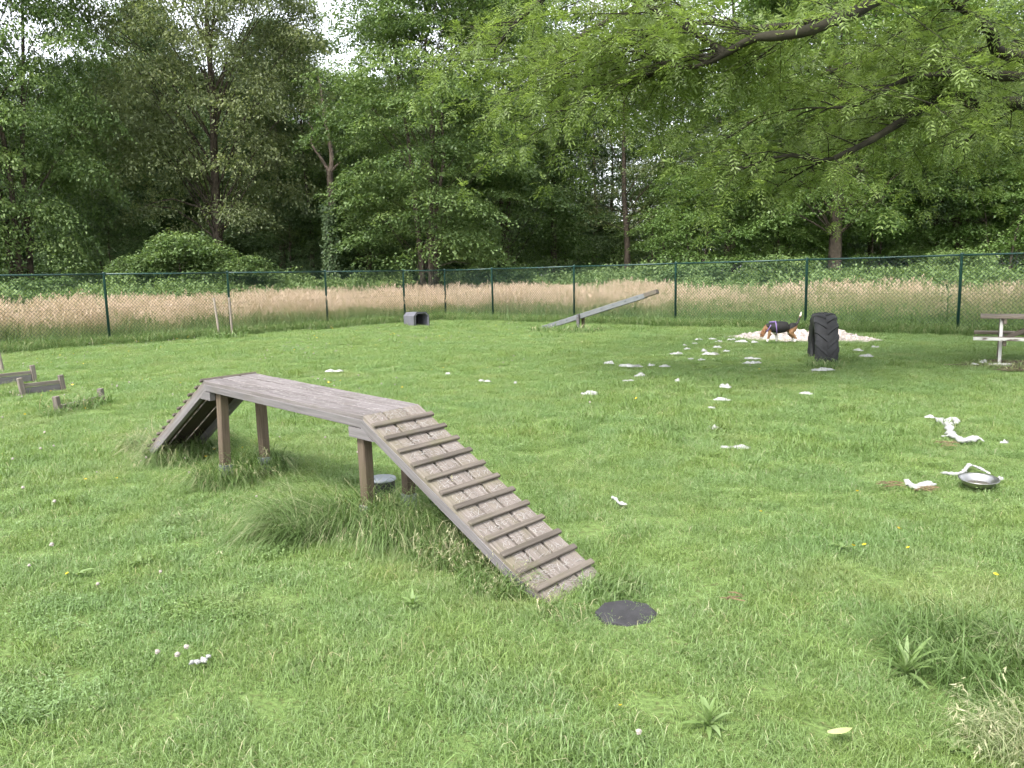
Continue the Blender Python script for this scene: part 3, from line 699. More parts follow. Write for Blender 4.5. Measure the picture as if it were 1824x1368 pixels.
# the mass of wood further back, and the bramble belt in front of the trees
def far_wood():
    g = np.random.default_rng(41); P, S, I, Rz = [], [], [], []
    c = bpy.data.collections.new("far_tree")
    for i, k in enumerate(('layered_a', 'layered_b', 'oak_a', 'oak_b', 'thin_a', 'thin_b', 'young')):
        for j in (0, 2):
            o = bpy.data.objects.new(f"far_tree_{i}{j}", TREE[k][j]); c.objects.link(o)
            o.material_slots[0].link = 'OBJECT'; o.material_slots[0].material = M['bark'] if j == 0 else M['dark']
    for row, (dep, step) in enumerate(((66, 5.2), (76, 5.5), (88, 6.0), (102, 7.0))):
        for x in np.arange(-90, 95, step):
            xx = x + g.normal() * 1.2; yy = dep + g.normal() * 2.0; px = 912 + 1390 * xx / yy
            gap = 930 < px < 1290
            if gap:
                rz0 = g.random() * 6.28
                for j in (0, 1): P.append((xx - 1.5, yy + 1, 0)); S.append(.8 + .45 * g.random()); I.append(12 + j); Rz.append(rz0)
            if px > 1290 and g.random() < .25: continue
            if gap and (row in (0, 2) or g.random() < .45): k = 4 + int(g.integers(0, 2))
            elif gap: continue
            else: k = int(g.integers(0, 4))
            rz = g.random() * 6.28; sc = .85 + .25 * g.random()
            for j in (0, 1): P.append((xx, yy, 0)); S.append(sc); I.append(k * 2 + j); Rz.append(rz)
            if g.random() < .8:
                for j in (0, 1): P.append((xx + 2.4, yy - 2, 0)); S.append(.75 + .3 * g.random()); I.append(12 + j); Rz.append(rz)
    scatter("far_wood", c, np.array(P), np.array(Rz), np.array(S), np.array(I), label="dark mass of further trees filling the background of the wood", cat="wood")
far_wood()
def bramble_mesh(i):
    g = np.random.default_rng(800 + i); n = 2300
    d = unit_rand(g, n); d[:, 2] = np.abs(d[:, 2]); r = (.55 + .45 * g.random(n) ** .5) * (1 + .2 * np.sin(d[:, 0] * 7 + i) + .15 * np.sin(d[:, 1] * 9))
    pos = d * r[:, None] * np.array([1.15, 1.0, 1.15]); nr = d * .5 + np.array([0, 0, .9]) + unit_rand(g, n) * .6
    V, f, T = leaf_arrays(pos, unit_rand(g, n) + d * .6 + np.array([0, 0, -.3]), nr,   .07 + .07 * g.random(n), .05 + .05 * g.random(n), np.clip(.3 + .5 * (g.random(n) - .2) + .25 * (d[:, 2] > .7), 0, 1))
    k = 26; A = blade_arrays(k, .8, .9, 1.7, .012, .5, 1.3, 820 + i, (.5, .9))
    V, fs, T = join_arrays([(V, [f], T), (A[0], [A[1], A[2]], A[3])])
    me = np_mesh(f"bramble_{i}", V, fs, {'tint': T}); me.materials.append(M['bramble']); return me
COLL_BR = proto_collection("bramble_mound", [bramble_mesh(i) for i in range(5)])
def bramble_points():
    g = np.random.default_rng(51); n = 5200
    x = g.random(n) * 100 - 52; y = 16 + g.random(n) * 36; d = fence_dist(x, y)
    lo = 8.6 + 1.6 * vnoise(x * .2, y * .2, 2); keep = (d > lo) & (d < lo + 7.5) & (np.abs(x) < y * .9 + 3); x, y, d, lo = x[keep], y[keep], d[keep], lo[keep]; n = len(x)
    h = .5 + .75 * vnoise(x * .35, y * .35, 15) + .05 * np.clip(d - lo, 0, 6); h *= np.where(x > 9, .9, 1)
    return np.stack([x, y, -.1 + 0 * x], 1), g.random(n) * 6.283, h * (.9 + .3 * g.random(n)), g.integers(0, 5, n)
scatter("bramble_thicket", COLL_BR, *bramble_points(), label="belt of brambles and nettles between the meadow and the trees", cat="brambles")

# ------------------------------------------------------------------ the overhanging ash
def ash_tree():
    base = Vector((10.1, 10.6, 0)); root = empty("ash_tree", base)
    tag(root, "large ash tree leaning in from the right with mossy limbs and drooping leafy twigs", "tree")
    def A(px, py, d): return at(px, py, d) - base
    def W(x, y, z): return Vector((x, y, z)) - base
    tp = smooth_path([W(10.1, 10.6, -.2), W(10.05, 10.6, 1.5), W(9.95, 10.65, 3.4), W(9.8, 10.7, 5.2), W(9.6, 10.8, 7.5), W(9.5, 11, 10)], 3)
    MB().tube(tp, [.44] + [.40 - .35 * i / len(tp) for i in range(1, len(tp))], 12).build("trunk", M['mossy_bark'], root, True)
    limbs = [
        ([W(9.95, 10.65, 3.3), A(1824, 184, 10.9), A(1745, 188, 10.6), A(1690, 168, 10.3), A(1612, 213, 10), A(1540, 256, 9.7), A(1470, 285, 9.5), A(1400, 277, 9.3), A(1325, 300, 9.2)], .14, .012),
        ([A(1690, 168, 10.3), A(1672, 140, 10.2), A(1680, 95, 10.1), A(1640, 40, 10)], .07, .012),
        ([W(9.92, 10.66, 4.0), A(1824, 137, 9.9), A(1745, 125, 9.7), A(1700, 130, 9.5), A(1610, 142, 9.3), A(1530, 186, 9), A(1440, 192, 9)], .10, .010),
        ([W(9.75, 10.7, 5.6), A(1790, -95, 9.8), A(1640, -45, 9.0), A(1530, 18, 8.3), A(1425, 58, 8), A(1345, 68, 8.2), A(1292, 96, 8.4), A(1242, 118, 8.6), A(1188, 116, 8.8), A(1130, 92, 9.0)], .13, .014),
        ([A(1530, 18, 8.3), A(1430, 42, 8.4), A(1335, 50, 8.5), A(1270, 38, 8.9), A(1170, 55, 9.2), A(1100, 96, 9.4), A(1035, 104, 9.6)], .06, .010),
        ([A(1292, 96, 8.4), A(1240, 60, 8.8), A(1150, 10, 9.2), A(1060, -20, 9.8)], .05, .010),
        ([W(9.7, 10.75, 6.2), A(1700, -190, 10), A(1480, -230, 10), A(1220, -170, 10.5), A(1040, -60, 11), A(930, 30, 11.2), A(880, 90, 11.3)], .15, .012),
        ([W(9.6, 10.8, 7), W(8.2, 12.6, 7.0), A(1350, -70, 14), A(1120, 20, 14), A(980, 100, 13.6), A(930, 170, 13.2)], .14, .012),
        ([W(9.9, 10.7, 4.4), W(9.0, 12.8, 5.0), A(1500, 120, 15), A(1380, 190, 15.3), A(1290, 250, 15.3)], .12, .012),
        ([W(9.9, 10.7, 3.8), W(9.6, 13.5, 4.2), A(1640, 210, 17), A(1560, 290, 17)], .10, .012),
        ([W(9.8, 10.7, 5.4), W(8.6, 8.3, 6.6), W(7.2, 6.2, 6.6), W(5.6, 4.6, 6.0)], .13, .012),
        ([W(9.8, 10.7, 5.0), W(10.6, 8.0, 6.2), W(10.6, 5.5, 6.0), W(9.6, 3.6, 5.2)], .12, .012),
        ([W(9.8, 10.7, 5.4), W(12.4, 11.8, 6.6), W(15, 12.6, 6.4), W(17, 13, 5.4)], .14, .012),
        ([W(9.6, 10.8, 7.5), W(9.2, 11.4, 10), W(8.8, 12, 12.5), W(8.4, 12.2, 14)], .12, .012),
        ([W(9.7, 10.8, 6.6), W(11, 13.5, 8.5), W(11.5, 16, 9.0), W(11.5, 18, 8)], .12, .012),
        ([W(9.6, 10.8, 7.2), W(7.5, 9.8, 9.5), W(5.2, 9.2, 10.2), W(3, 9, 9.4)], .11, .012),
        ([A(1824, 184, 10.9), A(1790, 205, 11.2), A(1740, 235, 11.6), A(1700, 268, 12)], .03, .008),
        ([W(9.9, 10.68, 4.3), A(1824, 102, 10.2), A(1762, 52, 9.9), A(1700, 5, 9.6), A(1620, -40, 9.3)], .11, .03),
        ([A(1470, 285, 9.5), A(1440, 300, 9.8), A(1380, 335, 10.2)], .02, .007),
        ([A(1188, 116, 8.8), A(1130, 150, 9.4), A(1060, 175, 10), A(1010, 215, 10.4)], .03, .007),
    ]
    VIS = (0, 2, 3, 4); g = np.random.default_rng(91); twigs = MB(); nodes = []      # nodes: (position, outward direction, weight)
    for li, (P, r0, r1) in enumerate(limbs):
        S = smooth_path(P, 5); n = len(S)
        MB().tube(S, [(r0 + (r1 - r0) * (i / (n - 1)) ** .75) * (.82 if li in VIS else 1) * (1 + .16 * (g.random() - .5) + .10 * math.sin(i * 1.9 + li)) for i in range(n)], 9).build("limb", M['mossy_bark'], root, True)
        cum = 0; first = .22 if li not in (1, 4, 5, 16, 18, 19) else .05
        for i in range(1, n):
            cum = i / (n - 1)
            if cum < first: continue
            seg = S[i] - S[i - 1]; d = seg.normalized()
            for _ in range(1 if seg.length < .3 else 2 if seg.length < .7 else 3):
                start = S[i - 1].lerp(S[i], g.random()); ln = (.7 + 1.1 * g.random()) * (1.1 - .45 * cum)
                ang = g.uniform(.5, 1.25) * (1 if g.random() < .5 else -1); dh = Matrix.Rotation(ang, 3, 'Z') @ Vector((d.x, d.y, 0)).normalized()
                if li in VIS and g.random() < .74: dh = Vector((dh.x, abs(dh.y) + .25, 0)).normalized()
                if li in VIS: ln *= .8
                dv = Vector((dh.x, dh.y, g.uniform(-.5, .5) if li not in VIS else g.uniform(-.25, .6))).normalized()
                Q = [start]; q = start.copy(); dd = dv.copy(); k = max(3, int(ln / .22))
                for s in range(k):
                    q = q + dd * (ln / k); dd = (dd + Vector((g.normal() * .18, g.normal() * .18, -.07))).normalized(); Q.append(q.copy())
                if min(q_.z for q_ in Q) < 2.45 or (li in VIS and g.random() < .05): continue
                twigs.tube(Q, [.011 * (1 - .75 * s / k) for s in range(k + 1)], 4, False)
                for s in range(1, k + 1):
                    dq = (Q[s] - Q[s - 1]).normalized(); nodes.append((Q[s], dq))
                    if g.random() < .55:                               # side twig
                        a2 = g.uniform(.5, 1.1) * (1 if g.random() < .5 else -1); e = Matrix.Rotation(a2, 3, 'Z') @ dq; e = (e + Vector((0, 0, g.uniform(-.4, .1)))).normalized()
                        l2 = .25 + .3 * g.random(); T1 = Q[s] + e * l2; T2 = T1 + (e + Vector((0, 0, -.35))).normalized() * l2 * .8
                        twigs.tube([Q[s], T1, T2], [.005, .004, .002], 3, False); nodes += [(T1, e), (T2, (T2 - T1).normalized()), (T2, (T2 - T1).normalized())]
    twigs.build("twigs", M['mossy_bark'], root)["kind"] = 'stuff'
    # pinnate leaves: 2-3 at each node, 9 or 11 leaflets
    npos = np.array([list(p) for p, _ in nodes]); ndir = np.array([list(d) for _, d in nodes]); rep = 5
    npos = np.repeat(npos, rep, 0); ndir = np.repeat(ndir, rep, 0); m = len(npos)
    rach = ndir * .5 + unit_rand(g, m) * .8; rach[:, 2] -= .04; rach /= np.linalg.norm(rach, axis=1, keepdims=True)
    upv = np.array([0, 0, 1.]) + unit_rand(g, m) * .35; side = np.cross(upv, rach); side /= np.linalg.norm(side, axis=1, keepdims=True); nrm = np.cross(rach, side)
    RL = .17 + .11 * g.random(m); clumpt = np.clip(.42 + .22 * g.normal(size=m), 0, 1); parts = []
    for k in range(9):
        if k < 8:
            f = .28 + .18 * (k // 2); sg = 1 if k % 2 else -1
            pos = npos + rach * (RL * f)[:, None] - np.array([0, 0, 1.]) * (RL * f * f * .25)[:, None]; ax = rach * .62 + side * sg * .85 - np.array([0, 0, .10])
        else:
            pos = npos + rach * (RL * .95)[:, None] - np.array([0, 0, 1.]) * (RL * .22)[:, None]; ax = rach - np.array([0, 0, .3])
        L = (.052 + .032 * g.random(m)); V, q, T = leaf_arrays(pos, ax + unit_rand(g, m) * .15, nrm + unit_rand(g, m) * .3, L, L * .27, np.clip(clumpt + .15 * g.normal(size=m), 0, 1))
        parts.append((V, [q], T))
    V, fs, T = join_arrays(parts); me = np_mesh("crown", V, fs, {'tint': T}); link("crown", me, M['ash'], root)["kind"] = 'stuff'
    print("ash leaves", m * 9)
ash_tree()

# ------------------------------------------------------------------ the dog walk (plank bridge with two ramps)
dA = Vector((-2.351, 5.891, .789)); dB = Vector((-2.043, 6.236, .798)); dC = Vector((-.905, 4.603, .720)); dD = Vector((-.597, 4.948, .729))
def dog_walk():
    root = empty("dog_walk", (-1.47, 5.42, 0)); o = Vector((-1.47, 5.42, 0))
    tag(root, "weathered wooden dog walk platform with a cleated ramp at each end", "dog walk")
    d = (dC - dA).normalized(); w0 = (dB - dA); w = (w0 - d * w0.dot(d)).normalized(); up = d.cross(w)
    Ld = (dC - dA).length; Wd = (dB - dA).length; R3 = Matrix((d, w, up)).transposed(); hd = Vector((d.x, d.y, 0)).normalized()
    def put(me, name, pos, rot, mat, parent=root, ploc=None):
        ob = link(name, me, None, parent)
        if not me.materials: me.materials.append(mat)
        ob.matrix_world = Matrix.Translation(pos) @ rot.to_4x4()
        ob.matrix_parent_inverse = Matrix.Identity(4)
        if parent is root: ob.matrix_basis = Matrix.Translation(pos - o) @ rot.to_4x4()
        else:
            ob.matrix_basis = parent["_m"].inverted() @ (Matrix.Translation(pos) @ rot.to_4x4()) if False else PM[parent.name].inverted() @ (Matrix.Translation(pos) @ rot.to_4x4())
        return ob
    PM = {}
    pw = Wd / 3
    def plank_mesh(L, seed, mt, th=.026):
        """a board with slightly wavy edges and cupped ends"""
        g = random.Random(seed); n = 9; vs = []; fs = []
        for i in range(n):
            x = -L / 2 + L * i / (n - 1); a = (pw - .016) / 2 + g.uniform(-.0014, .0008); zc = g.uniform(-.0012, .0012)
            for (y, z) in ((-a, -th / 2), (-a, th / 2 - .003), (-a + .004, th / 2), (a - .004, th / 2), (a, th / 2 - .003), (a, -th / 2)): vs.append((x, y, z + zc))
        for i in range(n - 1):
            for j in range(6): fs.append((i * 6 + j, (i + 1) * 6 + j, (i + 1) * 6 + (j + 1) % 6, i * 6 + (j + 1) % 6))
        fs += [tuple(range(6)), tuple((n - 1) * 6 + j for j in range(5, -1, -1))]
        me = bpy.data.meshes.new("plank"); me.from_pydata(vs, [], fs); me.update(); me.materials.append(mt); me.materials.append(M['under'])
        for pl in me.polygons: pl.material_index = 1 if pl.normal.z < -.9 else 0  # down-facing faces get the colour darkened to look shaded
        return me
    for k in range(3):
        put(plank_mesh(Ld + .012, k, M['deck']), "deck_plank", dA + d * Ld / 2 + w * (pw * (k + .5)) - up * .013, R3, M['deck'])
    rail = MB().box((0, 0, 0), (Ld - .004, .042, .052), bevel=.003).mesh("side_rail"); rail.materials.append(M['rail'])
    for s in (.021 + .004, Wd - .021 - .004):
        put(rail, "side_rail", dA + d * Ld / 2 + w * s - up * (.027 + .026), R3, M['rail'])
    # legs with galvanised shoes
    leg_h = .80
    for i, (s, base_w) in enumerate(((.115, .075), (1.865, .075), (.125, Wd - .06), (1.87, Wd - .06))):
        top = dA + d * s + w * base_w - up * .082; R = frame(hd) @ Matrix.Rotation(random.uniform(-.05, .05), 3, 'Z')
        h = top.z + .12; lean = (.02, -.015, -.01, .0)[i]
        lm = MB().box((0, 0, 0), (h, .068, .068), bevel=.006).mesh("leg")
        Rv = frame(Vector((lean, lean * .5, 1)), -hd); lg = put(lm, "leg", Vector((top.x, top.y, top.z - h / 2)), Rv, M['post'])
        PM[lg.name] = Matrix.Translation(Vector((top.x, top.y, top.z - h / 2))) @ Rv.to_4x4()
        sm = MB().box((0, 0, 0), (.13, .080, .080), bevel=.003).tube([(.035, .03, .040), (.035, .03, .048)], .009, 8).mesh("post_shoe")
        put(sm, "post_shoe", Vector((top.x, top.y, .075)), Rv, M['galv'], lg)
    # bearers under both ends, cut to the ramp slope
    def bearer(s0, s1, cut, side_w, th=.042):
        pts = [(s0, -.083), (s1, -.083), (s1 + cut, -.146), (s0, -.146)] if cut > 0 else [(s0, -.083), (s1, -.083), (s1, -.146), (s0 + cut, -.146)]
        vs = []; cx = (s0 + s1) / 2
        for yy in (-th / 2, th / 2):
            for (s, z) in pts: vs.append((s - cx, yy, z + .115))
        me = bpy.data.meshes.new("bearer"); me.from_pydata(vs, [], [(0, 1, 2, 3), (7, 6, 5, 4), (0, 4, 5, 1), (1, 5, 6, 2), (2, 6, 7, 3), (3, 7, 4, 0)]); me.update()
        put(me, "bearer", dA + d * cx + w * side_w - up * .115, R3, M['rail'])
    for sw in (.024, Wd - .024):
        bearer(1.80, Ld + .002, .095, sw); bearer(-.002, .085, -.085, sw)
    cross = MB().box((0, 0, 0), (.06, Wd - .10, .06), bevel=.003).mesh("cross_beam"); cross.materials.append(M['post'])
    for s in (.05, Ld - .05): put(cross, "cross_beam", dA + d * s + w * Wd / 2 - up * .115, R3, M['post'])
    # ramps
    def ramp_part(P0, P1, hdir, slope, length, cl, label):
        rd = (hdir * math.cos(slope) + Vector((0, 0, -math.sin(slope)))).normalized(); ww = (P1 - P0); ww = (ww - rd * ww.dot(rd)).normalized()
        if hdir.dot(hd) < 0: rot_y = -ww; side0 = P1
        else: rot_y = ww; side0 = P0
        un = rd.cross(rot_y); R = Matrix((rd, rot_y, un)).transposed(); mid = P0.lerp(P1, .5) + rd * length / 2
        fm = MB().box((0, -Wd / 2 + .025, -.026 - .028), (length - .004, .042, .056), bevel=.003).box((0, Wd / 2 - .025, -.026 - .028), (length - .004, .042, .056), bevel=.003)
        fm.box((length * .38, 0, -.026 - .03), (.05, Wd - .09, .045))
        fr = put(fm.mesh("ramp"), "ramp", mid, R, M['rail']); fr["label"] = label; PM[fr.name] = Matrix.Translation(mid) @ R.to_4x4()
        for k in range(3):
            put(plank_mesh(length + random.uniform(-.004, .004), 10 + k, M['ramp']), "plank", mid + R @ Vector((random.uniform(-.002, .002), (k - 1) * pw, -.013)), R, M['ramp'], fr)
        cm = MB().box((0, 0, 0), (.040, Wd + .016, .021), bevel=.003).mesh("cleat"); cm.materials.append(M['cleat'])
        for s in cl:
            pos = P0.lerp(P1, .5) + rd * s + un * .0115; Rc = R @ Matrix.Rotation(random.uniform(-.012, .012), 3, 'Z')
            # the grain of a cleat runs across the ramp
            cmm = MB().box((0, 0, 0), (Wd + .012 + random.uniform(-.006, .008), .034, .019), bevel=.0035).mesh("cleat")
            Rc2 = Rc @ Matrix.Rotation(math.pi / 2, 3, 'Z'); put(cmm, "cleat", pos + ww * random.uniform(-.004, .004), Rc2, M['cleat'], fr)
        return rd, R, mid
    s12 = [.118 + k * (1.53 - .118) / 11 for k in range(12)]
    r1 = ramp_part(dC + d * .006, dD + d * .006, hd, .51, 1.64, s12, "near ramp with twelve worn cross cleats")
    r2 = ramp_part(dA - d * .006, dB - d * .006, -hd, .555, 1.55, [.022] + [.14 + k * .122 for k in range(11)], "far ramp seen from below in shadow")
    return d, w, up, Ld, Wd, r1
d_, w_, up_, Ld_, Wd_, r1_ = dog_walk()

# white fibres of stuffing rubbed into the boards
def fibres():
    g = np.random.default_rng(5); V = []; Q = []
    def strand(org, ex, ey, en, L, x0, y0, hd, ln, wd, curl, clip):
        x, y = x0, y0; k = 4; pts = []
        for i in range(k + 1):
            pts.append((x, y)); x += math.cos(hd) * ln / k; y += math.sin(hd) * ln / k; hd += curl
        if any(not clip(a, b) for a, b in pts): return
        o_ = len(V)
        for i, (a, b) in enumerate(pts):
            hw = wd * (.25 if i in (0, k) else .5); n = (-math.sin(hd), math.cos(hd))
            for s in (-1, 1): V.append(org + ex * (a + n[0] * hw * s) + ey * (b + n[1] * hw * s) + en * (.0035 + .002 * g.random()))
        for i in range(k): Q.append((o_ + 2 * i, o_ + 2 * i + 1, o_ + 2 * i + 3, o_ + 2 * i + 2))
    rd, R, mid = r1_; ex, ey, en = R.col[0], R.col[1], R.col[2]
    for _ in range(1100):
        k = g.integers(0, 13); s0 = -.82 + (k * .1284 if k else .0) + .01; u0 = g.random(); cy = g.choice([-.15, -.05, .08, .16]) + g.normal() * .05
        lo = -.82 + (.118 + (k - 1) * .1284 + .028 if k > 0 else 0); hi = -.82 + (.118 + k * .1284 - .028 if k < 12 else 1.6)
        strand(mid, ex, ey, en, 0, lo + (hi - lo) * u0, cy, g.random() * 6.28, .02 + .04 * g.random(), .0010 + .0010 * g.random(), g.normal() * .2, lambda a, b: lo < a < hi and abs(b) < .215)
    org = dA
    for _ in range(500):
        strand(org, d_, w_, up_, 0, g.random() * Ld_, g.random() * Wd_, g.random() * 6.28, .02 + .04 * g.random(), .0009 + .0009 * g.random(), g.normal() * .35, lambda a, b: .03 < a < Ld_ - .01 and .01 < b < Wd_ - .01)
    me = bpy.data.meshes.new("stuffing_fibres"); me.from_pydata(V, [], Q); o_ = link("stuffing_fibres", me, M['fibre'])
    tag(o_, "fine white stuffing fibres stuck to the dog walk's boards", "fibres", kind='stuff')
fibres()

# ------------------------------------------------------------------ low hurdles and poles on the left
def hurdle(pl, pr, ph, boards, label, lean=(-.09, .0), mats=('hurdle', 'hurdle')):
    """two short posts with boards between them; boards: (z centre, height, thickness, material)"""
    pl, pr = Vector(pl), Vector(pr); u = (pr - pl); L = u.length; u.normalize(); root = empty("low_hurdle", pl.lerp(pr, .5), math.atan2(u.y, u.x))
    tag(root, label, "hurdle", "low jump hurdles on the left of the lawn")
    for s, k in ((-1, 0), (1, 1)):
        h = ph[k]; pm = MB().box((0, 0, 0), (h + .15, .062, .062), bevel=.005).mesh("post")
        o = link("post", pm, M[mats[0]], root); o.matrix_basis = Matrix.Translation((s * L / 2, 0, h / 2 - .075)) @ frame(Vector((lean[0], lean[1], 1)), Vector((-1, 0, 0))).to_4x4()
    for (zc, hh, th, m) in boards:
        o = MB().box((0, 0, 0), (L - .064, th, hh), bevel=.003).build("board", M[m], root); o.location = (-.006, .012, zc)
hurdle(gnd(104, 737), gnd(182, 718), (.215, .195), [(.055, .085, .03, 'hurdle')], "nearest low hurdle with a single board sunk in tall grass")
hurdle(gnd(41, 707), gnd(113, 698), (.27, .25), [(.155, .05, .035, 'hurdle'), (.075, .095, .028, 'rail')], "middle low hurdle with a brown bar over a grey board", (-.10, 0))
hurdle(gnd(-55, 694), gnd(62, 681), (.29, .28), [(.165, .05, .035, 'hurdle'), (.08, .105, .028, 'rail')], "furthest low hurdle, cut by the left picture edge", (-.08, 0))
def pole(px, py, h, r, lean, label, mat='palepole', notch=False):
    p = gnd(px, py); root = empty("wooden_pole", p); tag(root, label, "pole", "upright wooden poles on the left of the lawn")
    P = [Vector((lean * h * t, 0, h * t)) for t in (-.1, 0, .3, .6, .97, 1.0)]; mb = MB().tube(P, [r, r, r * .98, r * .97, r * .96, r * .8], 9)
    mb.build("shaft", M[mat], root, True)
    MB().tube([P[-1] + Vector((0, 0, -.004)), P[-1] + Vector((0, 0, .006))], r * .82, 9).build("cut_end", M['palepole'], root)
    if notch: MB().box(P[3] + Vector((0, -r * .8, .12)), (.05, .03, .07)).build("broken_bracket", M['palepole'], root)
pole(391, 600, 1.09, .034, -.075, "left one of two thin upright poles by the fence")
pole(414, 599, 1.10, .034, -.015, "right one of two thin upright poles by the fence, in front of a green post", notch=True)
pole(5, 662, .36, .032, -.12, "short pale post at the left edge behind the furthest hurdle")

# ------------------------------------------------------------------ grey plastic tunnel
def tunnel():
    c = gnd(752, 581); a = math.radians(42)            # long axis points away to the left
    ax = Vector((-math.cos(math.radians(18)), math.sin(math.radians(18)), 0)); root = empty("dog_tunnel", c)
    Lx = .52; W, H, ch = .53, .44, .11
    root.rotation_euler = (0, 0, math.radians(-52))
    # local: x = along the tunnel (mouth at +x), y = across
    prof = [(-W / 2, 0), (-W / 2, H - ch), (-W / 2 + ch, H), (W / 2 - ch, H), (W / 2, H - ch), (W / 2, 0)]
    inn = [(-W / 2 + .03, .02), (-W / 2 + .03, H - ch - .012), (-W / 2 + ch + .012, H - .03), (W / 2 - ch - .012, H - .03), (W / 2 - .03, H - ch - .012), (W / 2 - .03, .02)]
    x0, x1 = -.70, 0.0; n = 6
    vs = [(x0, y, z) for y, z in prof] + [(x1, y, z) for y, z in prof] + [(x0, y, z) for y, z in inn] + [(x1, y, z) for y, z in inn]; fs = []
    for j in range(n):
        k = (j + 1) % n
        fs += [(j, k, n + k, n + j), (2 * n + j, 3 * n + j, 3 * n + k, 2 * n + k), (n + j, n + k, 3 * n + k, 3 * n + j), (k, j, 2 * n + j, 2 * n + k)]
    me = bpy.data.meshes.new("shell"); me.from_pydata(vs, [], fs); me.update()
    tag(root, "small grey plastic dog tunnel with chamfered top near the fence corner", "tunnel"); link("shell", me, M['plastic'], root)
    mb = MB()
    for (p, q) in zip(prof[:-1], prof[1:]):
        mb.box(((x1 - .02), (p[0] + q[0]) / 2 * 1.02, (p[1] + q[1]) / 2 * 1.01), (.045, math.hypot(q[0] - p[0], q[1] - p[1]) + .012, .02), Matrix.Rotation(math.atan2(q[1] - p[1], q[0] - p[0]), 3, 'X'))
    mb.build("mouth_rim", M['plastic_dark'], root)["kind"] = 'stuff'
    MB().box((-.35, 0, .012), (.66, W - .08, .02)).build("floor_panel", M['plastic_dark'], root)
    MB().box((-.66, 0, .20), (.02, W - .07, .36)).build("added_light_blocker", M['plastic_dark'], root)  # added to close the far end and keep light out of the mouth
tunnel()

# ------------------------------------------------------------------ seesaw
def seesaw():
    a = gnd(966, 584, .05); b = at(1167, 519.5, 20.75); root = empty("seesaw", Vector((a.x, a.y, 0)).lerp(Vector((b.x, b.y, 0)), .36)); o = root.location.copy()
    tag(root, "long grey plank seesaw with its right end raised in front of the fence", "seesaw")
    u = (b - a); L = u.length; u.normalize(); R = frame(u); mid = a.lerp(b, .5)
    def put(name, mb, loc, mat, parent=root):
        ob = mb.build(name, mat, parent); ob.matrix_basis = Matrix.Translation(loc - o) @ R.to_4x4(); return ob
    Wd = .30
    put("plank", MB().box((0, 0, 0), (L - .30, Wd - .07, .04), bevel=.004), mid - u * .14, M['tablewood'])
    for s in (-1, 1):
        pr = put("side_beam", MB().box((0, 0, 0), (L - .28, .035, .135), bevel=.006), mid - u * .14 + R @ Vector((0, s * (Wd / 2 - .018), -.02)), M['alu'])
        for k in range(9):
            bo = MB().tube([(0, 0, 0), (0, s * .012, 0)], .014, 6).build("bolt", M['rubber'], pr); bo.location = (-L * .42 + k * L * .103, s * .018, .01)
    put("end_board", MB().box((0, 0, 0), (.36, Wd - .005, .12), bevel=.012), mid + u * (L / 2 - .12) + R @ Vector((0, 0, -.012)), M['cleat'])
    put("end_board", MB().box((0, 0, 0), (.12, Wd - .005, .09), bevel=.012), mid - u * (L / 2 - .03), M['cleat'])
    f = a + u * (L * .355); h = Vector((u.x, u.y, 0)).normalized(); nrm = Vector((-h.y, h.x, 0))
    for s in (-1, 1):
        p = f + nrm * s * .20; m = MB().box((0, 0, 0), (p.z + .16, .09, .07), bevel=.006).mesh("support_post")
        ob = link("support_post", m, M['rail'] if s < 0 else M['post'], root); ob.matrix_basis = Matrix.Translation(Vector((p.x, p.y, p.z / 2 - .03)) - o) @ frame(Vector((0, 0, 1)), h).to_4x4()
    MB().tube([f - nrm * .26 - o, f + nrm * .26 - o], .02, 8).build("axle", M['galv'], root)
seesaw()

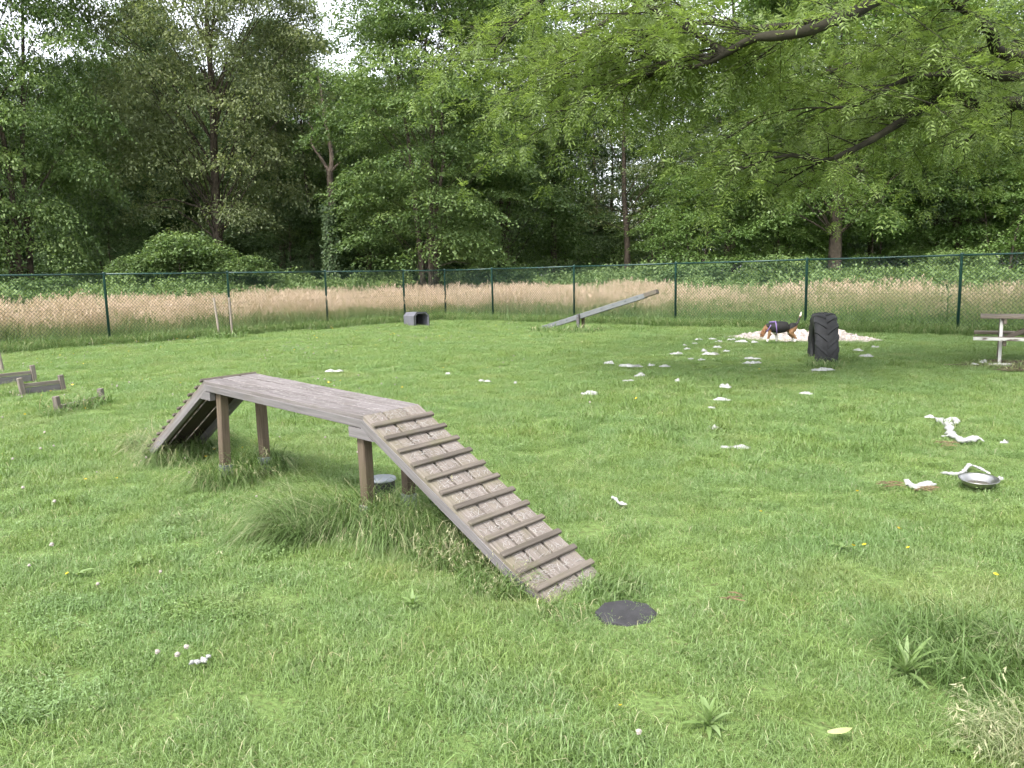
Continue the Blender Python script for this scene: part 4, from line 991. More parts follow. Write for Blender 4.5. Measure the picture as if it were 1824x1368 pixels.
# ------------------------------------------------------------------ half buried tractor tyre
def tyre():
    p = gnd(1473, 648); view = Vector((p.x, p.y, 0)).normalized(); R0, Wt, zc = .66, .36, .165
    yaw = math.atan2(view.y, view.x) + math.radians(7)
    root = empty("tractor_tyre", (p.x + math.cos(yaw) * (R0 - .03), p.y + math.sin(yaw) * (R0 - .03), 0), yaw)
    tag(root, "old black tractor tyre standing half buried in the lawn", "tyre")
    prof = [(.36, -0.123), (.42, -0.164), (.52, -0.184), (.59, -0.176), (.612, -0.148), (.622, -0.074), (.625, 0.000), (.622, 0.074), (.612, 0.148), (.59, 0.176), (.52, 0.184), (.42, 0.164), (.36, 0.123), (.40, 0.098), (.56, 0.139), (.575, 0.000), (.56, -0.139), (.40, -0.098)]
    n = 64; m = len(prof); V = []; Q = []
    for i in range(n):
        a = 2 * math.pi * i / n
        for (r, y) in prof: V.append((r * math.cos(a), y, zc + r * math.sin(a)))
    for i in range(n):
        for j in range(m): Q.append((i * m + j, i * m + (j + 1) % m, ((i + 1) % n) * m + (j + 1) % m, ((i + 1) % n) * m + j))
    me = bpy.data.meshes.new("casing"); me.from_pydata(V, [], Q); me.update(); me.polygons.foreach_set("use_smooth", np.ones(len(me.polygons), dtype=bool)); link("casing", me, M['rubber'], root)
    # chevron lugs, alternating left and right
    lug = 17
    for k in range(lug):
        for s in (-1, 1):
            a0 = 2 * math.pi * (k + (.5 if s > 0 else 0)) / lug
            if math.sin(a0) * R0 + zc < -.12: continue
            V = []; steps = 6
            for i in range(steps + 1):
                t = i / steps; y = s * (.008 + .178 * t); a = a0 - .30 * t; rb = .60 - .03 * t * t * t; rt = .650 - .010 * t - .03 * t ** 4; hw = .068 + .014 * t
                for (dr, da) in ((rb, -hw), (rt, -hw * .72), (rt, hw * .72), (rb, hw)): V.append((dr * math.cos(a + da), y, zc + dr * math.sin(a + da)))
            Q = [(i * 4 + j, i * 4 + (j + 1) % 4, (i + 1) * 4 + (j + 1) % 4, (i + 1) * 4 + j) for i in range(steps) for j in range(4)] + [(0, 1, 2, 3), (steps * 4 + 3, steps * 4 + 2, steps * 4 + 1, steps * 4)]
            lm = bpy.data.meshes.new("tread_lug"); lm.from_pydata(V, [], Q); lm.update(); link("tread_lug", lm, M['rubber'], root)
tyre()

# ------------------------------------------------------------------ the dog
def dog():
    p = gnd(1391, 612); v = Vector((p.x, p.y, 0)).normalized(); fwd = Vector((-v.y, v.x, 0))          # facing left, side on
    root = empty("dog", (p.x, p.y, .035), math.atan2(fwd.y, fwd.x) + math.radians(6)); root.scale = (.96, 1.0, .95)
    tag(root, "tricolour hound in a purple harness sniffing the heap of stuffing", "dog")
    J = [((-.27, 0, .345), .088), ((-.16, 0, .345), .080), ((-.04, 0, .335), .088), ((.09, 0, .318), .112), ((.19, 0, .312), .118), ((.275, 0, .318), .088), ((.335, 0, .275), .066), ((.385, 0, .222), .060), ((.405, 0, .165), .056), ((.41, 0, .115), .038), ((.405, 0, .072), .029),
         # tail 11..15
         ((-.325, 0, .395), .030), ((-.35, 0, .465), .022), ((-.378, 0, .54), .021), ((-.395, 0, .60), .019), ((-.405, 0, .665), .009),
         # near (left) foreleg 16..19: the side facing the camera is +y (left of the dog)
         ((.235, .055, .255), .056), ((.245, .068, .185), .038), ((.275, .068, .10), .025), ((.29, .068, .028), .024), ((.312, .068, .014), .022),
         # far foreleg 21..24
         ((.15, -.055, .25), .052), ((.10, -.062, .17), .035), ((.085, -.062, .095), .025), ((.085, -.062, .028), .023), ((.107, -.062, .014), .021),
         # near hind leg 26..30
         ((-.235, .062, .285), .078), ((-.195, .075, .205), .056), ((-.265, .075, .13), .032), ((-.305, .075, .085), .024), ((-.285, .075, .026), .023), ((-.258, .075, .014), .022),
         # far hind leg 32..
         ((-.225, -.062, .285), .076), ((-.165, -.072, .205), .054), ((-.225, -.072, .13), .031), ((-.262, -.072, .085), .024), ((-.238, -.072, .026), .023), ((-.212, -.072, .014), .022),
         # ears 38.. hanging beside the head
         ((.345, .058, .252), .022), ((.362, .078, .205), .026), ((.378, .080, .15), .024), ((.385, .076, .115), .014),
         ((.345, -.058, .252), .022), ((.362, -.078, .205), .026), ((.378, -.080, .15), .024), ((.385, -.076, .115), .014)]
    E = [(i, i + 1) for i in range(10)] + [(0, 11)] + [(i, i + 1) for i in range(11, 15)] + [(4, 16)] + [(i, i + 1) for i in range(16, 20)] + [(4, 21)] + [(i, i + 1) for i in range(21, 25)] + [(0, 26)] + [(i, i + 1) for i in range(26, 31)] + [(0, 32)] + [(i, i + 1) for i in range(32, 37)] + [(7, 38)] + [(i, i + 1) for i in range(38, 41)] + [(7, 42)] + [(i, i + 1) for i in range(42, 45)]
    me = bpy.data.meshes.new("dog_skeleton"); me.from_pydata([j[0] for j in J], E, []); tmp = bpy.data.objects.new("dog_skeleton", me); COL.objects.link(tmp)
    sk = tmp.modifiers.new("skin", 'SKIN'); sk.use_smooth_shade = True; sk.branch_smoothing = .4; sv = me.skin_vertices[0].data if me.skin_vertices else None
    if sv is None:
        bm = bmesh.new(); bm.from_mesh(me); bm.verts.layers.skin.verify(); bm.to_mesh(me); bm.free(); sv = me.skin_vertices[0].data
    for i, (_, r) in enumerate(J):
        flat = .55 if i >= 38 else 1
        r = r * (1.6 if i <= 4 else 1.45 if i == 5 else 1.3 if i == 6 else 1.12 if i in (16, 21, 26, 27, 32, 33, 7, 8) else 1.1)
        sv[i].radius = (r * flat, r); sv[i].use_root = (i == 0)
    ss = tmp.modifiers.new("sub", 'SUBSURF'); ss.levels = 3; ss.render_levels = 3
    dg = bpy.context.evaluated_depsgraph_get(); body = bpy.data.meshes.new_from_object(tmp.evaluated_get(dg)); bpy.data.objects.remove(tmp); bpy.data.meshes.remove(me)
    body.name = "body"; nv = len(body.vertices); co = np.empty(nv * 3, np.float32); body.vertices.foreach_get("co", co); co = co.reshape(-1, 3); x, y, z = co.T
    tan = np.array([.20, .108, .052]); blk = np.array([.012, .011, .011]); wht = np.array([.66, .62, .57]); brown = np.array([.15, .072, .034])
    c = np.tile(tan, (nv, 1)); nz = .025 * (vnoise(x * 22, y * 22 + z * 15, 3) - .5)
    tr = (np.abs(y) < .25)
    sad = tr & (z > .205 + .60 * np.clip(-x - .04, 0, .5) + 1.1 * np.clip(x - .17, 0, 1) + nz) & (x < .33) & (x > -.33) & (z < .5); c[sad] = blk
    c[(x < -.3) & (z > .38) & (z < .55)] = blk * 2.2
    c[(z > .575 + nz)] = wht
    c[(z < .215 + nz * .5) & (np.abs(y) < .06) & (x < .22) & (x > -.16) & (z > .17)] = wht
    c[(z < .075 + nz)] = wht
    far = (y < -.03) & (z < .17) & (x > 0) & (x < .2); c[far] = wht * .9
    hd = (x > .315) & (z < .30); c[hd] = brown * 1.25
    c[(x > .3) & (x < .36) & (z > .16) & (z < .26) & (np.abs(y) < .05)] = wht * .8
    c[hd & (z < .115) & (np.abs(y) < .045)] = wht * .85
    c[hd & (z < .062)] = blk
    c[hd & (x > .405) & (np.abs(np.abs(y) - .036) < .012) & (np.abs(z - .175) < .012)] = blk
    ca = body.color_attributes.new("coat", 'FLOAT_COLOR', 'POINT'); ca.data.foreach_set("color", np.concatenate([c, np.ones((nv, 1))], 1).astype(np.float32).ravel())
    m, nt, n, l, b = new_mat('dog_coat'); a = N(n, "ShaderNodeVertexColor", layer_name="coat"); l.new(a.outputs[0], b.inputs["Base Color"]); b.inputs["Roughness"].default_value = .65; b.inputs["Specular IOR Level"].default_value = .3
    body.materials.clear(); body.materials.append(m); link("body", body, None, root)
    # harness: chest strap, girth strap, back pad
    def loop(name, cx, cz, ry, rz_, tilt, r=.011, wdt=2.2):
        pts = []; k = 28
        for i in range(k + 1):
            an = 2 * math.pi * i / k; q = Vector((math.sin(tilt) * rz_ * math.cos(an), ry * math.sin(an), math.cos(tilt) * rz_ * math.cos(an))); pts.append(Vector((cx, 0, cz)) + q)
        mb = MB(); V = []; Q = []
        for i in range(k):
            an = 2 * math.pi * i / k
            for dx in (-.010, .010):
                for s in (1.0, 1.05): q = Vector((math.sin(tilt) * rz_ * math.cos(an) * s + dx * math.cos(tilt), ry * math.sin(an) * s, math.cos(tilt) * rz_ * math.cos(an) * s - dx * math.sin(tilt))); V.append(Vector((cx, 0, cz)) + q)
        for i in range(k):
            j = (i + 1) % k
            for (p_, q_) in ((0, 1), (1, 3), (3, 2), (2, 0)): Q.append((i * 4 + p_, i * 4 + q_, j * 4 + q_, j * 4 + p_))
        mb.add(V, Q); return mb.build(name, M['purple'], root)
    loop("girth_strap", .115, .318, .140, .143, .12); loop("neck_strap", .268, .316, .115, .120, -.55)
    MB().box((.185, 0, .447), (.15, .045, .03), Matrix.Rotation(.08, 3, 'Y'), .008).build("back_strap", M['purple'], root)
dog()

# ------------------------------------------------------------------ torn stuffing
def heap():
    xl, xr = gnd(1289, 601), gnd(1568, 609); c = gnd(1425, 607); nx, ny = 260, 90; u = (xr - xl); L = u.length; u.normalize(); w = Vector((-u.y, u.x, 0))
    X, Y = np.meshgrid(np.linspace(-1, 1, nx), np.linspace(-1, 1, ny)); lx = X * L / 2; ly = Y * .75
    e = np.clip(1 - (np.abs(X) ** 2.2) - (np.abs(Y + .15 * np.sin(X * 5)) ** 2.0) * (1.1 + .5 * vnoise(X * 3, Y * 0, 3)), -.4, 1)
    h = .03 * e + .13 * e * vnoise(lx * 2.2 + 3, ly * 2.2, 4) * (.45 + .55 * np.clip(Y + .4, 0, 1)) + .07 * np.clip(e + .25, 0, 1) * (vnoise(lx * 7, ly * 7, 5)) + .045 * np.clip(e + .3, 0, 1) * vnoise(lx * 17, ly * 17, 6) + .045 * vnoise(lx * 30, ly * 30, 7) - .03
    h = h + .12 * np.exp(-((X - .48) / .10) ** 2 - ((Y) / .5) ** 2)
    h = h + .05 * np.clip(e + .3, 0, 1) * np.abs(vnoise(lx * 11, ly * 11, 21) - .5) * 2
    h = h * np.clip((Y + .85) / 1.1, .22, 1.15)
    h = np.where(e < -.3, -.08, h)
    jx = .07 * (vnoise(lx * 12, ly * 12, 8) - .5); jy = .07 * (vnoise(lx * 9, ly * 9, 9) - .5); mid = xl.lerp(xr, .5)
    P = np.array(mid)[None, None] + (lx + jx)[..., None] * np.array(u) + (ly + jy)[..., None] * np.array(w); P[..., 2] = h
    i = (np.arange(ny - 1)[:, None] * nx + np.arange(nx - 1)[None]).ravel()
    rag = (e - .35 * (vnoise(lx * 6, ly * 6, 31) - .45) - .25 * (vnoise(lx * 15, ly * 15, 32) - .5) > -.08)[:-1, :-1].ravel(); i = i[rag]
    me = np_mesh("stuffing_heap", P.reshape(-1, 3), [np.stack([i, i + 1, i + nx + 1, i + nx], 1)]); o = link("stuffing_heap", me, M['fluff_dirty'])
    tag(o, "long heap of dirty cream stuffing spread by the fence behind the tyre", "stuffing")
heap()

def fluff_mesh(seed, L, W, H, bend=0.0, gap=0.5, rings=7, n=34):
    """one torn scrap: a ragged, crumpled, thin sheet of wadding lying on the grass"""
    g = np.random.default_rng(seed); th = np.arange(n) * 2 * np.pi / n
    spike = .30 + .75 * vnoise(np.cos(th) * 2.1 + seed, np.sin(th) * 2.1 + seed * .7, 3) ** 1.5 * (.35 + 1.2 * g.random(n))
    V = [(0, 0, H * .35)]; Q = []
    for r in range(1, rings + 1):
        t = r / rings; x = np.cos(th) * t * spike * L * .62; y = np.sin(th) * t * spike * W * .8 + bend * .35 * L * ((x / L) ** 2)
        cr = np.clip(1.6 * vnoise(x / L * 6 + seed, y / W * 3, 4) - .2, 0, 1.2) + .35 * g.random(n); z = H * cr * (1 - t ** 4) + .012 + .02 * H * g.random(n); z = np.where(r == rings, .006, z)
        jx = g.normal(size=n) * .02 * L * t; V += list(zip((x + jx).tolist(), (y + g.normal(size=n) * .03 * W).tolist(), z.tolist()))
    for k in range(n): Q.append((0, 1 + k, 1 + (k + 1) % n))
    for r in range(rings - 1):
        for k in range(n): a = 1 + r * n; Q.append((a + k, a + n + k, a + n + (k + 1) % n, a + (k + 1) % n))
    me = bpy.data.meshes.new("stuffing"); me.from_pydata(V, [], Q); me.update(); me.polygons.foreach_set("use_smooth", np.ones(len(me.polygons), dtype=bool)); me.materials.append(M['fluff']); return me
SHREDS = 'shreds of white stuffing strewn over the lawn'
def shred(px, py, wpx, label, hpx=None, ratio=.4, bend=.5, rz=0.0, seed=None, H=None, gap=.5):
    p = gnd(px, py); mpp = p.y / F_PX; L = wpx * mpp * 1.12; W = L * ratio * .8; seed = seed or int(px * 7 + py)
    o = link("stuffing_shred", fluff_mesh(seed, L, W, min(H * .5, .032) if H else min(.04, max(.018, .5 * (hpx or wpx * .3) * mpp)), bend, gap=gap)); o.location = (p.x, p.y, .028); o.rotation_euler = (0, 0, rz - math.atan2(p.x, p.y) + random.uniform(-.15, .15))
    tag(o, label, "stuffing", SHREDS); return o
def strand(pix, wpx, label, seed, lump=.7):
    P3 = [gnd(*q) for q in pix]; c = sum(P3, Vector()) / len(P3); r = wpx / 2 * c.y / F_PX; S = smooth_path([p - c for p in P3], 7); n = len(S); side = 9; g = np.random.default_rng(seed); V = []; Q = []
    ln = vnoise(np.arange(n) * .55 + seed, np.zeros(n) + seed, 4)
    for i, q in enumerate(S):
        t = i / (n - 1); en = max(.12, min(1, 7 * t, 7 * (1 - t))); d = S[min(i + 1, n - 1)] - S[max(i - 1, 0)]; d.normalize(); nr = Vector((-d.y, d.x, 0)); rr = r * en * (1 - lump * .45 + lump * ln[i])
        for j in range(side):
            a = 2 * math.pi * j / side; k = 1 + .7 * (g.random() - .5); V.append(q + nr * (math.cos(a) * rr * k * 1.15) + Vector((0, 0, .035 + math.sin(a) * rr * k * .8)))
    for i in range(n - 1):
        for j in range(side): Q.append((i * side + j, i * side + (j + 1) % side, (i + 1) * side + (j + 1) % side, (i + 1) * side + j))
    Q += [tuple(range(side - 1, -1, -1)), tuple((n - 1) * side + j for j in range(side))]
    me = bpy.data.meshes.new("stuffing"); me.from_pydata(V, [], Q); me.update(); me.polygons.foreach_set("use_smooth", np.ones(len(me.polygons), dtype=bool)); o = link("stuffing_shred", me, M['fluff']); o.location = c; tag(o, label, "stuffing", SHREDS)
# the larger pieces, nearest first

strand([(337, 1199), (346, 1193), (355, 1193), (366, 1189), (376, 1181)], 9, "small white wisp of stuffing lying alone in the left foreground grass", 41, lump=1.6)
strand([(1088, 895), (1096, 897), (1102, 904), (1117, 908)], 6, "thin white wisp right of the dog walk's near ramp", 42, lump=1.3)
strand([(1613, 872), (1620, 869), (1630, 878), (1641, 873), (1655, 872), (1669, 871)], 11, "knotted white strip of stuffing left of the metal bowl", 31, lump=1.2)
strand([(1674, 850), (1688, 851), (1702, 853), (1716, 848), (1724, 838), (1731, 835)], 7, "white twisted strand just behind the metal bowl", 32)
strand([(1730, 836), (1740, 840), (1752, 846), (1764, 853)], 5, "white looped strand reaching down to the metal bowl's rim", 33, lump=1.0)
shred(1781, 862, 16, "small white tuft at the right rim of the metal bowl", 10, .7, .4)
strand([(1664, 749), (1672, 753), (1682, 758), (1690, 764), (1691, 774), (1695, 782), (1706, 787), (1714, 792), (1728, 790), (1742, 787), (1752, 793)], 10, "long torn white strand of stuffing bent across the right hand lawn", 34)
strand([(1684, 758), (1694, 753), (1703, 755), (1701, 762)], 8, "white curl at the top of the long torn strand", 35)
strand([(1676, 784), (1686, 783), (1695, 779)], 3.5, "thin white side thread of the long torn strand", 36, lump=.3)
shred(1655, 750, 26, "thin white thread left of the long torn strand", 5, .16, .5, .05)
shred(1788, 796, 16, "tiny white scrap at the right of the long torn strand", 5, .3, .5)
shred(1313, 805, 50, "long white scrap in the middle of the right hand lawn", 11, .3, .4, .0, H=.04)
shred(1272, 770, 24, "two lobed white scrap above the long middle scrap", 11, .45, .5, -.2, gap=.9)
shred(1268, 732, 12, "tiny white scrap below the thin flat one, mid lawn", 6, .5, .4)
shred(1286, 718, 34, "thin flat white scrap below the bunched one, mid lawn", 6, .25, .5, .0)
shred(1291, 694, 26, "bunched white scrap in the centre of the strewn shreds", 14, .6, .6, -.3, H=.07)
shred(1053, 707, 32, "flat white scrap right of the dog walk deck", 8, .35, .4, .05)
shred(591, 666, 24, "white scrap on the grass behind the dog walk deck", 6, .35, .5)
shred(798, 670, 14, "small white scrap left of the twin scraps, mid lawn", 5, .4, .5)
shred(858, 683, 16, "left of two little white scraps in mid lawn", 5, .4, .5)
shred(870, 684, 12, "right of two little white scraps in mid lawn", 5, .4, .5)
shred(918, 687, 8, "tiny white dot of stuffing right of the twin scraps", 4, .6, .3)
shred(1086, 651, 18, "rounded white tuft at the left end of the upper row", 8, .55, .4, H=.07)
shred(1120, 657, 34, "long white strip second in the upper row", 9, .28, .4, -.22)
shred(1160, 655, 16, "peaked white tuft in the middle of the upper row", 12, .6, .6, H=.10)
shred(1186, 657, 20, "thin white scrap at the right end of the upper row", 6, .3, .5, .1)
shred(1143, 674, 18, "white tuft just below the upper row", 9, .55, .5, .4, H=.07)
shred(1118, 683, 28, "faint thin white thread below the upper row", 3, .15, .6)
shred(1207, 683, 10, "round white blob below the upper row's right end", 8, .8, .3, H=.06)
shred(1204, 634, 22, "white scrap furthest left towards the fence", 7, .35, .5, .3)
shred(1222, 625, 12, "small white scrap next to the furthest left one", 5, .4, .5, .3)
shred(1265, 635, 28, "wide white scrap left of the paired flat ones", 7, .35, .5)
shred(1254, 629, 12, "small white scrap touching the wide one's left", 6, .5, .4)
shred(1338, 643, 28, "upper of two flat white scraps left of the tyre", 7, .35, .4, H=.05)
shred(1341, 651, 26, "lower of two flat white scraps left of the tyre", 7, .4, .4, H=.06)
shred(1463, 664, 30, "pale scattered wisps in the grass in front of the tyre", 7, .35, .9, gap=.9)
shred(1545, 639, 22, "arched white scrap right of the tyre", 7, .3, .6)
shred(1530, 628, 16, "white scrap right of the tyre below the heap's end", 6, .4, .5, -.3)
shred(1560, 622, 16, "small white scrap off the heap's right end", 5, .4, .5)
shred(1437, 707, 20, "faint flat scrap alone below the tyre", 4, .25, .5)
shred(1320, 612, 18, "white scrap below the heap's left end", 6, .4, .5)
shred(1342, 613, 14, "small white scrap below the dog's muzzle", 5, .45, .5)
FLECK = [', third in the upper scatter', ', topmost of the scatter', ', just off the heap\'s left tip', ', below the heap\'s left tip', ', nearest the heap\'s left tip', ', low and near the wide scrap', ', above the paired flat scraps', ', leftmost of the upper scatter', ', lower left one under the wide scrap', ', lower right one under the wide scrap']
for k, (px, py) in enumerate([(1237, 615), (1246, 608), (1268, 607), (1281, 612), (1302, 608), (1278, 622), (1296, 629), (1220, 618), (1231, 643), (1248, 645)]):
    shred(px, py, 9 + (k * 5) % 7, "tiny white fleck left of the heap" + FLECK[k], 4, .5, .4)
shred(1752, 650, 15, "small white tuft in front of the picnic table", 8, .6, .5)
shred(1735, 653, 12, "flat white scrap left of the tuft in front of the picnic table", 4, .4, .5)

# ------------------------------------------------------------------ bowl, tile, container, plank
def lathe(prof, n=40):
    V = []; Q = []; m = len(prof)
    for i in range(n):
        a = 2 * math.pi * i / n
        for (r, z) in prof: V.append((r * math.cos(a), r * math.sin(a), z))
    for i in range(n):
        for j in range(m - 1): Q.append((i * m + j, ((i + 1) % n) * m + j, ((i + 1) % n) * m + j + 1, i * m + j + 1))
    return V, Q
def bowl():
    p = gnd(1742, 872); root = empty("metal_bowl", (p.x, p.y, .03)); root.rotation_euler = (.07, -.03, 0); tag(root, "shiny stainless steel dog bowl on the grass at the right", "bowl")
    V, Q = lathe([(.0, .004), (.07, .004), (.088, .012), (.108, .040), (.116, .050), (.126, .052), (.127, .049), (.118, .046), (.110, .036), (.092, .006), (.075, .0), (.0, .0)])
    MB().add(V, Q).build("bowl", M['steel'], root, True)
    V, Q = lathe([(.0, .009), (.076, .009), (.079, .0085)]); MB().add(V, Q).build("water", plain('bowl_water', (.07, .06, .045), .3, var=.1), root, True)
bowl()
def tile():
    V, Q = lathe([(.0, .015), (.135, .015), (.145, .010), (.148, -.015)], 8); o = MB().add(V, Q).build("rubber_tile", M['tile']); o.location = (TILE_C.x, TILE_C.y, float(ground_z(np.float64(TILE_C.x), np.float64(TILE_C.y))) + .008); o.rotation_euler = (0, 0, math.radians(38))
    tag(o, "black rubber tile sunk in the turf below the near ramp", "tile")
tile()
def container():
    p = gnd(688, 893); root = empty("round_container", (p.x - .03, p.y + .05, 0)); tag(root, "pale grey round topped container half hidden behind the front leg of the dog walk", "container")
    V, Q = lathe([(.0, .16), (.085, .16), (.095, .156), (.098, .142), (.094, .14)], 28); MB().add(V, Q).build("lid", M['tray'], root, True)
    V, Q = lathe([(.088, .141), (.085, .0), (.0, .0)], 28); MB().add(V, Q).build("body", M['plastic_dark'], root, True)
container()
def fallen_strip():
    a, b = gnd(1762, 654), gnd(1800, 654); o = MB().box((0, 0, 0), ((b - a).length, .07, .03), bevel=.004).build("painted_batten", M['peeling']); m = a.lerp(b, .5)
    o.location = (m.x, m.y, .045); o.rotation_euler = (0, .01, math.atan2(b.y - a.y, b.x - a.x)); tag(o, "white painted batten lying on the soil before the picnic table", "batten")
fallen_strip()

# ------------------------------------------------------------------ picnic table
def picnic_table():
    # left end frame stands near the picture edge; the table runs off to the right
    root = empty("picnic_table", (7.95, 12.46, 0), math.radians(-31)); tag(root, "weathered picnic table with peeling white paint at the right edge under the ash", "table")
    L = 1.8; x0 = -.27
    def bx(name, c, s, mat, rot=None, parent=root):
        o = MB().box((0, 0, 0), s, bevel=.006).build(name, M[mat], parent); o.location = c
        if rot: o.rotation_euler = rot
        return o
    for k in range(5): bx("top_board", (x0 + L / 2 - .12, -.30 + k * .15, .735), (L, .142, .042), 'tablewood')
    for s in (-1, 1):
        for k in range(2):
            bx("seat_board", (x0 + L / 2 - .20, s * (.60 + k * .145 if s < 0 else .60 + k * .145), .425), (L, .138, .042), 'peeling' if (s < 0 and k == 1) else 'tablewood')
    for xe in (x0 + .17, x0 + L - .45):
        fx = xe
        for s in (-1, 1):
            h = .75; dy = s * .36
            o = bx("leg", (fx, s * .40, .355), (math.hypot(.34, .73), .085, .045), 'peeling' if s < 0 and xe < 0.2 else 'tablewood')
            o.matrix_basis = Matrix.Translation((fx, s * .40, .355)) @ frame(Vector((0, -s * .34, .73)), Vector((1, 0, 0))).to_4x4()
        bx("seat_bearer", (fx + .048, 0, .36), (.045, 1.46, .088), 'tablewood'); bx("top_bearer", (fx + .048, 0, .668), (.045, .66, .085), 'tablewood')
    for (xe, sx) in ((x0 + .22, 1), (x0 + L - .5, -1)):
        o = bx("brace", (0, 0, 0), (.74, .045, .07), 'tablewood'); o.matrix_basis = Matrix.Translation((xe + sx * .30, 0, .53)) @ frame(Vector((sx * .58, 0, .30)), Vector((0, 0, 1))).to_4x4()
picnic_table()

# ------------------------------------------------------------------ tufts, weeds, flowers
TUFT = 'clumps of long uncut grass'
def tuft(px, py, R, n, lmin, lmax, label, mat='long', lean=.45, droop=1.5, bias=None, w=.005, seed=0, dry=.1, tint=(.1, .8), heads=0, sx=1.0, rz=0.0):
    p = gnd(px, py); root = empty("grass_tuft", (p.x, p.y, float(ground_z(np.float64(p.x), np.float64(p.y)))), rz); tag(root, label, "grass tuft", TUFT)
    if seed <= 13 and seed not in (4, 5, 6, 7): n = int(n * 2.0); lmin *= 1.2; lmax *= 1.3; w *= .72; lean *= 1.25; droop *= 1.35; tint = (tint[0] + .08, tint[1] + .12); heads = int(heads * .6)
    A = blade_arrays(n, R, lmin, lmax, w, lean, droop, 900 + seed, tint, bias, dry); V = A[0].copy(); V[:, 0] *= sx
    V[:, 2] = np.maximum(V[:, 2], -.01)
    me = np_mesh("blades", V, [A[1], A[2]], {'tint': A[3]}); link("blades", me, M[mat], root)["kind"] = 'stuff'
    if heads:
        g = np.random.default_rng(950 + seed); B = blade_arrays(heads, R, lmax * .9, lmax * 1.35, .0022, lean, droop * .8, 970 + seed, (.7, 1.0), bias); tips = B[4] * np.array([sx, 1, 1]); k = 8; m = heads * k
        VB = B[0].copy(); VB[:, 0] *= sx
        pos = np.repeat(tips, k, 0) + np.stack([g.normal(size=m) * .008, g.normal(size=m) * .008, -.05 * g.random(m)], 1)
        V, q, T = leaf_arrays(pos, unit_rand(g, m) * .6 + np.array([0, 0, -.6]), unit_rand(g, m), .012 + .02 * g.random(m), .003 + .003 * g.random(m), .7 + .3 * g.random(m))
        V, fs, T = join_arrays([(VB, [B[1], B[2]], B[3]), (V, [q], T)]); me = np_mesh("seed_heads", V, fs, {'tint': T}); link("seed_heads", me, M['drytuft'], root)["kind"] = 'stuff'
# around the dog walk
tuft(560, 950, .26, 900, .22, .46, "swept pale tuft leaning left of the dog walk's front leg", 'long', .5, 1.7, (math.pi * 1.06, .45), seed=1, heads=60, dry=.12, sx=1.05)
tuft(650, 935, .24, 900, .16, .38, "dense dark tuft round the foot of the dog walk's front leg", 'long', .45, 1.5, (-1.7, .9), seed=2, heads=45, dry=.08, tint=(.0, .6))
tuft(735, 950, .30, 1000, .18, .42, "arching tuft under the near ramp's upper half", 'long', .5, 1.7, (-1.2, .8), seed=3, heads=60, dry=.14)
tuft(800, 985, .24, 650, .13, .30, "arching tuft beside the middle of the near ramp", 'long', .5, 1.7, (-.9, .8), seed=4, heads=45, dry=.14)
tuft(875, 1030, .20, 420, .09, .22, "tuft at the left foot of the near ramp", 'long', .5, 1.6, (-.6, 1.0), seed=5, heads=20, dry=.12)
tuft(1000, 1075, .15, 300, .05, .12, "short tuft covering the near ramp's bottom edge", 'long', .5, 1.4, None, seed=6, dry=.16)
tuft(1095, 1035, .17, 420, .07, .16, "tuft right of the near ramp's bottom edge", 'long', .5, 1.6, (.2, 1.2), seed=7, dry=.14)
tuft(715, 905, .12, 200, .10, .22, "dark tuft between the dog walk's front legs", 'long', .4, 1.3, None, seed=8, tint=(.0, .55))
tuft(405, 858, .22, 750, .14, .36, "tuft round the dog walk's back left leg", 'long', .45, 1.5, (-1.6, 1.1), seed=9, heads=20, dry=.10, tint=(.0, .7))
tuft(465, 838, .20, 700, .16, .36, "dark tuft round the dog walk's back right leg", 'long', .45, 1.4, (-1.0, 1.1), seed=10, dry=.05, tint=(.0, .6))
tuft(320, 818, .26, 800, .14, .36, "pale swept tuft below the far ramp", 'long', .5, 1.6, (-2.2, .9), seed=11, heads=40, dry=.2)
tuft(275, 800, .24, 600, .14, .34, "pale tuft at the far ramp's foot", 'long', .5, 1.6, (2.9, .9), seed=12, heads=35, dry=.22)
tuft(360, 800, .30, 1300, .18, .40, "dark tuft under the far ramp's shade", 'long', .45, 1.4, None, seed=13, tint=(.0, .5))  # blades tinted dark and packed dense to deepen the shade below the ramp
# right foreground
tuft(1745, 1180, .34, 1300, .14, .30, "lush dark green tuft in the right foreground", 'long', .6, 1.6, (math.pi, 1.3), seed=15, tint=(.15, .75), dry=.05, w=.0042)
tuft(1850, 1345, .18, 420, .12, .26, "dry straw coloured tuft in the bottom right corner", 'drytuft', .7, 1.8, (math.pi * .95, .8), seed=16, heads=60, w=.0034)
tuft(1835, 1170, .14, 260, .14, .28, "pale dry tuft at the right edge above the straw coloured one", 'drytuft', .7, 1.8, (math.pi, .7), seed=17, w=.003)
# around the other things
tuft(1470, 655, .30, 500, .10, .26, "grass round the foot of the tractor tyre", 'long', .4, 1.2, None, seed=18, w=.007)
tuft(1030, 592, .45, 420, .12, .36, "rough grass round the seesaw's supports", 'long', .4, 1.1, None, seed=19, w=.010, sx=1.6)
tuft(985, 590, .40, 350, .10, .30, "rough grass under the seesaw's low end", 'long', .4, 1.1, None, seed=20, w=.010, sx=1.6)
tuft(140, 728, .26, 420, .12, .28, "tall grass grown through the nearest low hurdle", 'long', .3, 1.0, None, seed=21, w=.007, sx=1.7, tint=(.1, .6), rz=.9)
tuft(98, 742, .14, 200, .08, .2, "grass at the left post of the nearest low hurdle", 'long', .4, 1.1, None, seed=22, w=.006)
tuft(30, 706, .18, 240, .08, .22, "grass at the left post of the middle low hurdle", 'long', .4, 1.1, None, seed=23, w=.006)
tuft(402, 602, .38, 320, .10, .30, "long grass round the two thin poles", 'long', .35, 1.1, None, seed=24, w=.012, sx=1.5)
